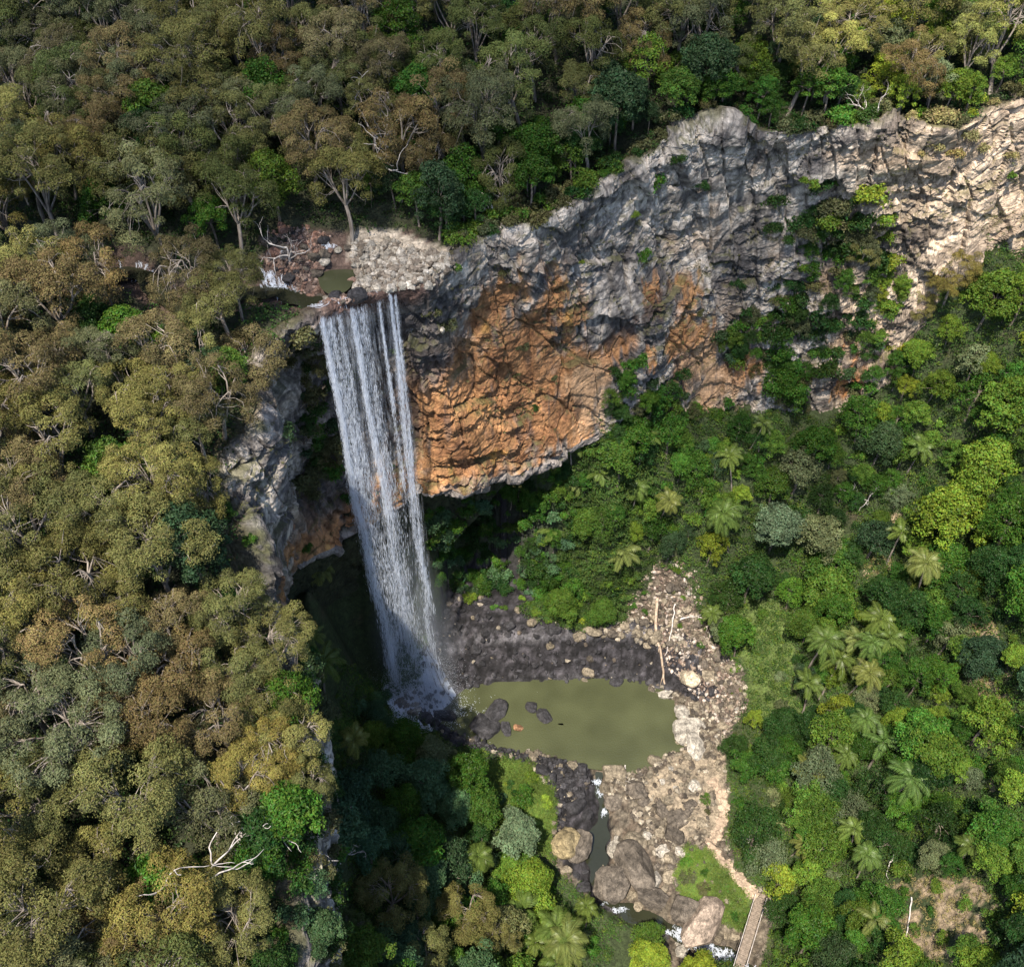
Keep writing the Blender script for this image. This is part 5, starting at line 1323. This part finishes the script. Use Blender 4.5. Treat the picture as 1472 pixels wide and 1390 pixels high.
# rim fringe of dark shrubs
r = np.random.default_rng(44)
for i in range(9, 22):
    for k in range(9):
        a = RIM[i]; b_ = RIM[min(i + 1, len(RIM) - 1)]; t = (k + r.random()) / 9; c = a + (b_ - a) * t; n_ = NRM[i] * (1.0 + 3.5 * r.random())
        c = c + n_
        if -31 < c[0] < -9: continue
        z = down(CBVH, c[0], c[1])
        if z is None: continue
        u, v, _ = proj((c[0], c[1], z + 1))
        if not (0 < u[0] < 1490) or r.random() < (.2 if u[0] < 1290 else .6): continue
        sunny = u[0] > 1290
        cn = random.choice(["dry", "yellow-green", "lime", "dull"]) if sunny else random.choice(["dark green", "dull", "green", "mid green", "dull"])
        plant(SHRUBS[r.integers(4)], (c[0], c[1], z - .2), .8 + 1.1 * r.random(), jitcol(BRCOL[cn], .15), "rim_shrub", "rim shrub", "rim", cn)

# --- forests --------------------------------------------------------------
occupied = [(q["p"][0], q["p"][1], q["size"]) for q in PLANTS if q["kind"] in ("gum", "broad")]
def free(x, y, rad, k):
    return all((x - a) ** 2 + (y - b_) ** 2 > (k * (rad + c)) ** 2 for a, b_, c in occupied)
def hexpts(x0, x1, y0, y1, s, j, seedv):
    r = np.random.default_rng(seedv); out = []; iy = 0; y = y0
    while y < y1:
        x = x0 + (iy % 2) * s / 2
        while x < x1:
            out.append((x + r.normal() * j * s, y + r.normal() * j * s)); x += s
        y += s * .866; iy += 1
    r.shuffle(out); return out
UPROCK = [atz(u, v, 102.5) for u, v in ((385, 345), (500, 342), (560, 342), (640, 364), (700, 345), (720, 400), (600, 470), (440, 470), (420, 420), (375, 400))]
def is_gorge(x, y): return inpoly(GORGE_POLY, np.array([x]), np.array([y]))[0]

ngum = 0
for (x, y) in hexpts(-125, 130, 12, 212, 6.2, .16, 91):
    if is_gorge(x, y): continue
    dr_ = polydist(RIM, np.array([x]), np.array([y]))[0]
    z = ground(x, y)
    # forest kind by place: rainforest fringe along the rim and the creek
    dcr = polydist(CREEK_UP, np.array([x]), np.array([y]))[0]
    left = x < -22 and y < 122
    fringe = (not left) and dr_ < 13
    if dcr < 3.6 or inpoly(UPROCK, np.array([x]), np.array([y]))[0] or inpoly(POND, np.array([x]), np.array([y]))[0]: continue
    if dr_ < (.5 if left else 2.0): continue
    sunny = x > 54 + (y - 150) * -.12  # brighter leaf colours are picked here to carry the sunlight
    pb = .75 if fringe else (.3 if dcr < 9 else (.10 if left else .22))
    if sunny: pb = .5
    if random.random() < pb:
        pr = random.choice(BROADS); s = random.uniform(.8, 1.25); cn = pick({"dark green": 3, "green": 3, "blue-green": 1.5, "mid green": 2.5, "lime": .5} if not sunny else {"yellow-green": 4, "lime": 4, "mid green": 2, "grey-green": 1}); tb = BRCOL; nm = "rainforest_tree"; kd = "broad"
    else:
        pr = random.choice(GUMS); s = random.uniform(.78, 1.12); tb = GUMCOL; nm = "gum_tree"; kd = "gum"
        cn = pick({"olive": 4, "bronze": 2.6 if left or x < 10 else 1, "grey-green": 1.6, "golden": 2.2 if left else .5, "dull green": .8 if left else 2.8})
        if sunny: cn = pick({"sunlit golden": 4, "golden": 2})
        if dr_ < 9 and left: s *= .85
    c = np.array([x, y, z + pr[2] * .85 * s])
    if not in_frame(c, pr[3] * s): continue
    if dr_ < 9 and left and y < 60: s *= .9
    if not free(x, y, pr[3] * s, .335 if left else .30): continue
    if not crown_ok(c, pr[3] * s, [CLEAR_A, CLEAR_CREEK], .5): continue
    occupied.append((x, y, pr[3] * s))
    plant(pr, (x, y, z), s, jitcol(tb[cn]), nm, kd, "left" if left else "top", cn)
# understorey where gaps remain on the plateau
for (x, y) in hexpts(-125, 125, 12, 205, 4.9, .2, 92):
    if is_gorge(x, y) or random.random() < .30: continue
    dr_ = polydist(RIM, np.array([x]), np.array([y]))[0]; dcr = polydist(CREEK_UP, np.array([x]), np.array([y]))[0]
    if dcr < 3 or dr_ < 2.5 or inpoly(UPROCK, np.array([x]), np.array([y]))[0] or inpoly(POND, np.array([x]), np.array([y]))[0]: continue
    z = ground(x, y); pr = random.choice(BROADS); s = random.uniform(.45, .8)
    c = np.array([x, y, z + pr[2] * .85 * s])
    if not in_frame(c, pr[3] * s) or not crown_ok(c, pr[3] * s, [CLEAR_A, CLEAR_CREEK], .8): continue
    near = sum(1 for a, b_, cc_ in occupied if (x - a) ** 2 + (y - b_) ** 2 < (cc_ * .55) ** 2)
    if near > (2 if (dr_ < 16 and y > 122) else 0): continue
    sunny = x > 56
    cn = pick({"dark green": 4, "green": 4, "blue-green": 2, "mid green": 1}) if not sunny else pick({"lime": 3, "mid green": 3, "yellow-green": 2})
    occupied.append((x, y, pr[3] * s)); plant(pr, (x, y, z), s, jitcol(BRCOL[cn]), "rainforest_tree", "broad", "left" if x < -22 and y < 122 else "top", cn)

# gorge slopes
G_LOW = W_GRASS + W_DRY
occ2 = [(q["p"][0], q["p"][1], q["size"]) for q in PLANTS if is_gorge(q["p"][0], q["p"][1]) and q["kind"] != "cliff shrub"]
nsh = 0
for (x, y) in hexpts(-45, 118, 42, 172, 4.7, .2, 93):
    if not is_gorge(x, y): continue
    a_ = np.array([x]); b__ = np.array([y])
    if inpoly(W_ROCK, a_, b__)[0] or polydist(RIM, a_, b__)[0] < 1.5: continue
    low = any(inpoly(g_, a_, b__)[0] for g_ in G_LOW)
    z = gground(x, y)
    if z < -4.5: continue
    shady = x < -2 and y < 125  # leaves here mostly take the green tinted by skylight
    behind = y > 118 and x < 35
    rr = random.random()
    if low and rr < .6: continue
    if low or rr < .26:
        pr = random.choice(SHRUBS); s = random.uniform(.8, 1.5); nm, kd = "shrub", "shrub"
    else:
        pr = random.choice(BROADS if random.random() < .82 else BRIGHTS); s = random.uniform(.6, 1.2); nm, kd = "gorge_tree", "broad"
    cn = pick({"skylit green": 5, "mid green": 2, "green": 3, "blue-green": 1} if shady else ({"green": 4, "dark green": 3, "mid green": 3} if behind else {"green": 4, "mid green": 3.2, "dark green": 2.2, "lime": .8, "yellow-green": .45, "grey-green": 1, "blue-green": .8}))
    c = np.array([x, y, z + pr[2] * .8 * s])
    if not in_frame(c, pr[3] * s): continue
    if not crown_ok(c, pr[3] * s, [CLEAR_A, CLEAR_B], .8): continue
    if not all((x - a) ** 2 + (y - b_) ** 2 > (.37 * (pr[3] * s + c_)) ** 2 for a, b_, c_ in occ2): continue
    occ2.append((x, y, pr[3] * s)); plant(pr, (x, y, z - .1), s, jitcol(BRCOL[cn], .2), nm, kd, "gorge", cn)

ALC = [(600, 725), (700, 690), (790, 660), (880, 640), (980, 640), (1090, 620), (1100, 700), (1000, 780), (940, 800), (890, 850), (820, 890), (740, 860), (640, 850), (600, 800)]
k_ = 0; got = 0
while got < 130 and k_ < 900:
    k_ += 1; u_, v_ = random.uniform(600, 1100), random.uniform(640, 890)
    if not inpoly(ALC, np.array([u_]), np.array([v_]))[0]: continue
    h_ = hitb(GBVH, u_, v_)
    if h_ is None or inpoly(W_ROCK, h_[0][:1], h_[0][1:2])[0]: continue
    if not all(np.hypot(h_[0][0] - a, h_[0][1] - b_) > .3 * (c_ + 1.6) for a, b_, c_ in occ2): continue
    big_ = random.random() < .4 and v_ < 800; pr = random.choice(BROADS if big_ else SHRUBS); s = random.uniform(.45, .75) if big_ else random.uniform(.8, 1.5)
    cn = pick({"dark green": 4, "green": 5, "mid green": 2, "lime": 1 if u_ > 800 else 0, "blue-green": 1.5})
    occ2.append((h_[0][0], h_[0][1], pr[3] * s)); got += 1
    plant(pr, h_[0] - [0, 0, .3], s, jitcol(BRCOL[cn], .2), "gorge_tree" if big_ else "shrub", "broad" if big_ else "shrub", "gorge", cn)

RS = [(1095, 620), (1200, 600), (1285, 560), (1285, 420), (1330, 400), (1480, 400), (1480, 1400), (1110, 1400), (1110, 1300), (1060, 1220), (1060, 1080), (1085, 1000), (1120, 860)]
k_ = 0; got = 0
while got < 150 and k_ < 1600:
    k_ += 1; u_, v_ = random.uniform(1060, 1480), random.uniform(400, 1400)
    if random.random() < .35: u_, v_ = random.uniform(1090, 1480), random.uniform(420, 760)
    if not inpoly(RS, np.array([u_]), np.array([v_]))[0]: continue
    h_ = hitb(GBVH, u_, v_)
    if h_ is None: continue
    ax, ay = h_[0][:1], h_[0][1:2]
    if inpoly(W_ROCK, ax, ay)[0] or any(inpoly(g_, ax, ay)[0] for g_ in G_LOW): continue
    if not is_gorge(h_[0][0], h_[0][1]): continue
    if not all(np.hypot(h_[0][0] - a, h_[0][1] - b_) > .38 * (c_ + 2.2) for a, b_, c_ in occ2): continue
    big_ = random.random() < .6; pr = random.choice(BROADS if big_ else SHRUBS); s = random.uniform(.5, .85) if big_ else random.uniform(.9, 1.7)
    sunny = v_ < 560
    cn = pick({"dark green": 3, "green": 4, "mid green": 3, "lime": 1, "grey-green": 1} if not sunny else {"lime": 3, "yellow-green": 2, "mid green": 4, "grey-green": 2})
    c = h_[0] + [0, 0, pr[2] * .8 * s]
    if not crown_ok(c, pr[3] * s, [CLEAR_A, CLEAR_B], .7): continue
    occ2.append((h_[0][0], h_[0][1], pr[3] * s)); got += 1
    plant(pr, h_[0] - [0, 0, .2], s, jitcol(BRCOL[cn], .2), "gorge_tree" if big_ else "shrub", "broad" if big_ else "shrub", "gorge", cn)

for (u_, v_) in [(1005, 1235), (1020, 1255), (1040, 1275), (705, 868), (725, 875), (745, 862), (768, 882), (785, 890), (800, 868), (690, 855), (670, 860), (760, 1120), (740, 1160), (770, 1180), (720, 1130), (750, 1200), (785, 1150), (730, 1185), (1055, 1295), (1030, 1295), (1010, 1280), (990, 1265), (1050, 1320), (1070, 1310), (1000, 1300), (985, 1240), (830, 870), (855, 880), (880, 872), (840, 890), (870, 890), (810, 875), (1010, 1150), (1018, 1165)]:
    h_ = hitb(GBVH, u_ + random.gauss(0, 3), v_ + random.gauss(0, 3)); cn = random.choice(["green", "mid green", "dull", "mid green"]) if u_ > 900 else random.choice(["lime", "mid green", "yellow-green"])
    if h_ is None or polydist(PATH_C, h_[0][:1], h_[0][1:2])[0] < 1.6: continue
    plant(random.choice(SHRUBS), h_[0] - [0, 0, .2], random.uniform(.6, 1.0), jitcol(BRCOL[cn], .2), "shrub", "shrub", "gorge", cn)
for k_ in range(170):
    u_, v_ = random.uniform(615, 830), random.uniform(690, 870)
    if v_ < 700 + (700 - u_) * .25 - 10 or (v_ > 845 and u_ < 740): continue
    h_ = hitb(GBVH, u_, v_); hc = hitb(CBVH, u_, v_)
    if h_ is None or (hc is not None and hc[0][1] < h_[0][1] - .5): continue
    if not all(np.hypot(np.hypot(h_[0][0] - a["p"][0], h_[0][1] - a["p"][1]), h_[0][2] - a["p"][2]) > 1.7 for a in PLANTS[-260:]): continue
    cn = random.choice(["skylit green", "green", "mid green", "dark green", "green"]); big_ = random.random() < .3
    pr = random.choice(BROADS if big_ else SHRUBS); s = random.uniform(.4, .6) if big_ else random.uniform(1.0, 1.7)
    pp_ = h_[0] - [0, 0, .3] if not big_ else h_[0] - [0, 0, pr[2] * s * .45]
    plant(pr, pp_, s, jitcol(BRCOL[cn], .2), "gorge_tree" if big_ else "shrub", "broad" if big_ else "shrub", "gorge", cn)
for (u_, v_) in [(920, 868), (960, 848), (985, 862), (1000, 892), (1012, 922), (930, 843), (978, 905), (1052, 990), (1056, 962), (965, 820), (1035, 945), (1060, 1000), (925, 885), (1300, 1290), (1340, 1310), (1380, 1300), (1320, 1340), (1360, 1350), (1400, 1330), (1290, 1330), (1345, 1280)]:
    h_ = hitb(GBVH, u_ + random.gauss(0, 4), v_ + random.gauss(0, 4)); cn = random.choice(["green", "mid green", "dull"])
    if h_ is not None: plant(random.choice(SHRUBS), h_[0] - [0, 0, .2], random.uniform(.55, 1.0), jitcol(BRCOL[cn], .2), "shrub", "shrub", "gorge", cn)
# --- dead trees, logs -----------------------------------------------------
def dead(i, u, v, s, label, h=7, rotz=0, tilt=(0, 0)):
    p = place_px(u, v, h * s)
    if p is None: return
    o = bpy.data.objects.new("dead_tree", DEADS[i % 5]); COL.objects.link(o); o.location = p; o.scale = (s, s, s); o.rotation_euler = (*tilt, rotz)
    tag(o, label, "dead tree")
dead(3, 320, 1190, 1.75, "big bare white dead tree with sideways limbs among the lower left gums", 9.5, .2)
dead(0, 565, 125, 1.7, "bleached forked dead tree poking through the upper forest canopy", 9)
dead(1, 478, 1205, .95, "slender bare dead tree in the shaded gorge beside the grey rock", 8)
dead(2, 705, 300, .9, "bare pale dead tree at the rim just above the cliff", 7)
dead(4, 1240, 690, 1.1, "fine-branched bare grey tree right of the cliff-foot palms", 7)
dead(0, 395, 265, .9, "white forked snag in the forest above the creek", 15, 1.2)
dead(2, 425, 1080, .8, "pale dead branches jutting from the left rim over the gorge", 13, 2.0, (0, .5))
dead(1, 685, 75, .9, "short white snag at the top of the upper forest", 17, 2.6)
dead(4, 1245, 150, 1.0, "twisted pale dead tree on the rim above the grey cliff", 6)
dead(1, 20, 930, .8, "pale dead limbs among the gums at the left edge", 17, 1.1)
dead(4, 130, 625, .9, "bare brown branching tree in the left forest canopy", 16, .4)
dead(0, 1000, 215, .9, "thin white snag leaning on the cliff rim", 2, .4, (.3, .2))
dead(2, 920, 1110, .0001, None) if False else None
def log(name, pts, r0, r1, label, mat=M_TAN, twigs=3, seedv=1):
    r = np.random.default_rng(seedv); P = catmull(np.array(pts), [6] * (len(pts) - 1)); P = P + r.normal(size=P.shape) * .06
    g = Geo(); g.tube(P, np.linspace(r0, r1, len(P)), 7)
    for k in range(twigs):
        i = r.integers(len(P) // 2, len(P)); d_ = unit(r.normal(size=3) + [0, 0, .4] + unit(P[-1] - P[0]) * .8); limb(g, P[i], P[i] + d_ * (1 + 1.6 * r.random()), r1 * .8, .03, r, .1, 4, 5)
    o = g.build(name, mat); tag(o, label, "log"); return o
def gp_(u, v, h=.3):
    hh = hitb(GBVH, u, v); return hh[0] + [0, 0, h]
log("fallen_log", [gp_(945, 862, .6), gp_(942, 910, 1.2), gp_(950, 945, .8), gp_(955, 985, .4)], .38, .2, "long bare tan tree trunk lying down the scree into the pool corner", twigs=6, seedv=2)
log("fallen_log", [gp_(969, 872, 1.2), gp_(965, 905, 1.4), gp_(957, 945, .9)], .16, .1, "thin pale pole leaning on the ledge beside the long trunk", M_DEAD, 1, 3)
log("fallen_log", [gp_(972, 895, .5), gp_(990, 888, .5), gp_(1008, 890, .5)], .25, .15, "short pale log lying across the top of the scree", M_DEAD, 1, 4)
log("fallen_log", [gp_(1285, 1225, .8), gp_(1276, 1250, .5)], .2, .12, "thin grey log on the right slope beside a leaning rock", M_DEAD, 1, 5)
log("fallen_log", [gp_(1415, 1252, 1.5), gp_(1432, 1232, 1.8), gp_(1460, 1220, 1.8)], .25, .1, "curved white log near the right edge above the dry clearing", M_DEAD, 3, 6)
log("fallen_log", [gp_(898, 1104, 1.2), gp_(899, 1122, .7), gp_(900, 1135, .5)], .16, .1, "bleached driftwood stump leaning on the pool outlet boulders", M_DEAD, 5, 7)
log("fallen_log", [gp_(1310, 1290, .5), gp_(1302, 1345, .5)], .14, .1, "thin bare pole lying in the dry clearing", M_DEAD, 0, 8)
for (u, v, s_, lb) in ((1285, 1218, 1.6, "tall grey rock leaning on the right slope above the dry clearing"), (1118, 1092, 1.7, "pinkish rock face peeping out between dark bushes beside the sandy flat"), (1376, 1165, 1.0, "small pale rock in the bushes on the right slope"), (440, 1160, 0, None)):
    if lb:
        p = place_px(u, v, s_ * .5, GBVH); boulder(p, s_, (.34, .28, .25), 900 + int(u), lb, None, stretch=(.7, .7, 1.8), sink=0)

# --- the thin cloud drifting between the sun and the falls ---------------
m, nt, b = newmat("thin_cloud"); b.inputs['Base Color'].default_value = (.9, .9, .92, 1); b.inputs['Roughness'].default_value = 1
tp = N(nt, 'ShaderNodeBsdfTransparent'); mx = N(nt, 'ShaderNodeMixShader'); mx.inputs[0].default_value = .30
nt.links.new(tp.outputs[0], mx.inputs[1]); nt.links.new(b.outputs[0], mx.inputs[2]); nt.links.new(mx.outputs[0], nt.nodes['Material Output'].inputs[0])
HC = 900.0; off = SUN / SUN[2] * (HC - 90)
cp = [(-75, 205), (0, 215), (46, 215), (50, 178), (57, 160), (60, 148), (62, 128), (62, 115), (30, 128), (10, 128), (-10, 126), (-30, 122), (-48, 128), (-80, 140), (-120, 150), (-130, 190)]
cl_ = catmull(np.array(cp + [cp[0]], float), [8] * len(cp))[:-1]; cc_ = cl_.mean(0); V = []
for rr_, zz in ((1.0, 0), (.97, 5), (.85, 9), (.6, 12), (.3, 13), (.02, 13.5)):
    q = cc_ + (cl_ - cc_) * rr_; V.append(np.column_stack([q + off[:2], HC + zz + 1.5 * np.sin(np.arange(len(q)) * 1.3) * (rr_ < 1)]))
V.append(np.column_stack([cc_ + (cl_ - cc_) * .5 + off[:2], np.full(len(cl_), HC - 4)])); V.append(np.column_stack([cc_ + (cl_ - cc_) * .02 + off[:2], np.full(len(cl_), HC - 5)]))
n = len(cl_); order = [7, 6, 0, 1, 2, 3, 4, 5]; V = np.vstack([V[i_] for i_ in order]); Fq = []
for a_ in range(7):
    for i_ in range(n): Fq.append([a_ * n + i_, a_ * n + (i_ + 1) % n, (a_ + 1) * n + (i_ + 1) % n, (a_ + 1) * n + i_])
tag(mesh_np("cloud", V, np.array(Fq), m, True), kind="stuff")

# --- low growth ------------------------------------------------------------
def carpet(name, V, Fq, n, per, rad, L, W, mat, colr, seedv, test, lift=.2, grad=None):
    r = np.random.default_rng(seedv); C = V[Fq].mean(1); u, v, dpt = proj(C)
    ok = (u > -40) & (u < 1512) & (v > -40) & (v < 1430) & test(C)
    idx = np.where(ok)[0]; A_ = np.linalg.norm(np.cross(V[Fq[idx, 2]] - V[Fq[idx, 0]], V[Fq[idx, 3]] - V[Fq[idx, 1]]), axis=1); pickd = r.choice(idx, n, p=A_ / A_.sum()); cen = C[pickd] + r.normal(size=(n, 3)) * [.4, .4, 0]
    rd = rad * (.5 + .9 * r.random(n))
    m_ = n * per; k = np.repeat(np.arange(n), per)
    d = r.normal(size=(m_, 3)); d[:, 2] = np.abs(d[:, 2]) * .9; d = unit(d)
    P = cen[k] + d * (rd[k] * (.6 + .45 * r.random(m_)))[:, None] * [1, 1, .65] + [0, 0, lift]
    base = np.clip(.5 + .22 * vnoise(cen / 5, 3) * 2 + r.normal(size=n) * .12, 0, 1)
    T = np.clip(base[k] + r.normal(size=m_) * .14, 0, 1)
    v_, f_ = leaf_quads(P, unit(d + r.normal(size=(m_, 3)) * .5 + [0, 0, .3]), L * (.6 + .8 * r.random(m_)), W * (.7 + .6 * r.random(m_)), None, r)
    o = mesh_np(name, v_, f_, mat, False, tint=T); o.color = (*colr, 1); tag(o, kind="stuff"); return o
gvn = gorge_V
def t_gorge(C):
    x, y = C[:, 0], C[:, 1]
    return inpoly(GORGE_POLY, x, y) & ~inpoly(W_ROCK, x, y) & (C[:, 2] > -4.5) & ~inpoly(W_DRY[0], x, y)
W_G = W_GRASS[:2]
def t_grass(C):
    x, y = C[:, 0], C[:, 1]; m_ = np.zeros(len(C), bool)
    for g_ in W_GRASS[:2]: m_ |= inpoly(g_, x, y)
    return m_
def t_not_grass(C): return t_gorge(C) & ~t_grass(C)
carpet("undergrowth", gvn, GF, 13000, 26, 1.15, .36, .2, M_BROAD, (.042, .08, .017), 201, t_not_grass)
carpet("undergrowth", gvn, GF, 4200, 26, .9, .32, .19, M_BROAD, (.085, .13, .02), 202, t_not_grass)
carpet("undergrowth", gvn, GF, 3600, 26, 1.2, .36, .22, M_BROAD, (.045, .078, .018), 207, lambda C: t_gorge(C) & (C[:, 1] > 117) & (C[:, 0] < 30) & (C[:, 0] > -38) & (C[:, 2] > 7))
carpet("grass", gvn, GF, 4000, 24, .6, .4, .1, M_BROAD, (.10, .15, .03), 203, t_grass)
def t_dry(C):
    x, y = C[:, 0], C[:, 1]; m_ = np.zeros(len(C), bool)
    for g_ in W_DRY: m_ |= inpoly(g_, x, y)
    return m_
carpet("dry_grass", gvn, GF, 500, 20, .5, .4, .09, M_GUM, (.2, .17, .07), 204, t_dry)
PLV = PV; 
def t_plat(C):
    x, y = C[:, 0], C[:, 1]
    return ~inpoly(GORGE_POLY, x, y) & (polydist(RIM, x, y) > 2) & (polydist(CREEK_UP, x, y) > 3.4) & ~inpoly(UPROCK, x, y) & ~inpoly(POND, x, y)
carpet("undergrowth", PV, PF, 7000, 18, 1.3, .45, .26, M_BROAD, (.03, .06, .015), 205, t_plat, lift=.4)
# scrub and dry tussocks on the cliff ledges
cnf = unit(np.cross(CV3[CF[:, 1]] - CV3[CF[:, 0]], CV3[CF[:, 3]] - CV3[CF[:, 0]])); cnf *= np.sign(cnf[:, 2:3].mean() + 1e-9)
CFc = CV3[CF].mean(1); flat_ok = (np.abs(cnf[:, 2]) > .62) & (vnoise(CFc / 5, 12) > -.05)
def t_cliff(C): return flat_ok & (np.abs(C[:, 0] + 21) > 11)
carpet("cliff_scrub", CV3, CF, 2600, 16, .5, .3, .1, M_GUM, (.085, .085, .035), 206, t_cliff, lift=0)

# ================================================================== labels
ORD = ["", "first", "second", "third", "fourth", "fifth", "sixth", "seventh", "eighth", "ninth", "tenth", "eleventh", "twelfth", "thirteenth", "fourteenth", "fifteenth", "sixteenth", "seventeenth", "eighteenth", "nineteenth", "twentieth"]
def nth(i):
    if i < len(ORD): return ORD[i]
    tens = {2: "twenty", 3: "thirty", 4: "forty", 5: "fifty", 6: "sixty", 7: "seventy", 8: "eighty"}[i // 10]
    return (tens[:-1] + "ieth") if i % 10 == 0 else tens + "-" + ORD[i % 10]
def rows_label(items, fmt, rowh):
    """items: list of (obj, u, v, adjective); rows by height in view, counted from the top, then from the left"""
    items = sorted(items, key=lambda q: q[2]); i = 0; row = 0
    while i < len(items):
        v0 = items[i][2]; j = i
        while j < len(items) and items[j][2] < v0 + rowh: j += 1
        row += 1
        rw = sorted(items[i:j], key=lambda q: q[1])
        for k, (o, u, v, adj) in enumerate(rw): o["label"] = fmt(adj, nth(k + 1), nth(row))
        i = j
GN = {("gum", "left"): ("gum", "left forest", "gum trees of the left forest", 75), ("gum", "top"): ("gum", "forest above the cliff", "gum trees above the cliff", 55),
      ("broad", "left"): ("rainforest tree", "left forest", "rainforest trees of the left forest", 120), ("broad", "top"): ("rainforest tree", "forest above the cliff", "rainforest trees above the cliff", 55),
      ("broad", "gorge"): ("rainforest tree", "gorge", "rainforest trees in the gorge", 55), ("shrub", "gorge"): ("shrub", "gorge", "shrubs on the gorge slopes", 60),
      ("palm", "gorge"): ("palm", "gorge", "palms in the gorge", 60), ("cliff shrub", "cliff"): ("shrub", "cliff face", "shrubs growing on the cliff", 55), ("rim shrub", "rim"): ("shrub", "cliff rim", "shrubs along the cliff rim", 60),
      ("broad", "feature"): ("rainforest tree", "gorge", "rainforest trees in the gorge", 55), ("gum", "feature"): ("gum", "gorge", "gum trees in the gorge", 60)}
bk = {}
for q in PLANTS:
    key = (q["kind"], q["zone"])
    if key[1] == "feature": key = (key[0], "gorge" if is_gorge(q["p"][0], q["p"][1]) else ("left" if q["p"][0] < -22 and q["p"][1] < 122 else "top"))
    if key == ("gum", "gorge"): spec = ("gum", "gorge", "gum trees in the gorge", 60)
    else: spec = GN[key]
    q["o"]["group"] = spec[2]; q["o"]["category"] = "shrub" if "shrub" in spec[0] else ("palm tree" if spec[0] == "palm" else "tree")
    if q["label"]: q["o"]["label"] = q["label"]; continue
    size = "small" if q["size"] < {"gum": 4.2, "broad": 2.4, "palm": 2.3}.get(q["kind"], 2.0) else ("large" if q["size"] > {"gum": 6.0, "broad": 4.0, "palm": 3.0}.get(q["kind"], 2.8) else "")
    cn = q["col"]; adj = (size + " " + ({"palm": "green", "pale": "pale green", "dull": "dull olive", "dry": "straw-coloured"}.get(cn, cn))).strip()
    bk.setdefault(spec, []).append((q["o"], q["u"], q["v"], adj))
for spec, items in bk.items():
    nm, plc = spec[0], spec[1]
    prep = "in the" if plc in ("left forest", "forest above the cliff", "gorge") else "on the"
    rows_label(items, lambda adj, k, row, nm=nm, plc=plc, prep=prep: f"{adj} {nm}, {k} from the left in {row} row {prep} {plc}" .replace("forest above the cliff", "upper forest"), spec[3])
def rock_items(lst, word):
    out = []
    for o, tone in lst:
        u, v, _ = proj(np.array(o.location)); out.append((o, float(u[0]), float(v[0]), tone))
    return out
rows_label(rock_items(auto_rocks, ""), lambda adj, k, row: f"{adj} boulder, {k} from the left in {row} row of rocks round the pool", 28)
rows_label(rock_items(auto_up, ""), lambda adj, k, row: f"{adj} rock, {k} from the left in {row} row beside the upper creek", 14)
print("PLANTS", len(PLANTS), {k: sum(1 for q in PLANTS if q["kind"] == k) for k in set(q["kind"] for q in PLANTS)}, "rocks", len(auto_rocks), len(auto_up))
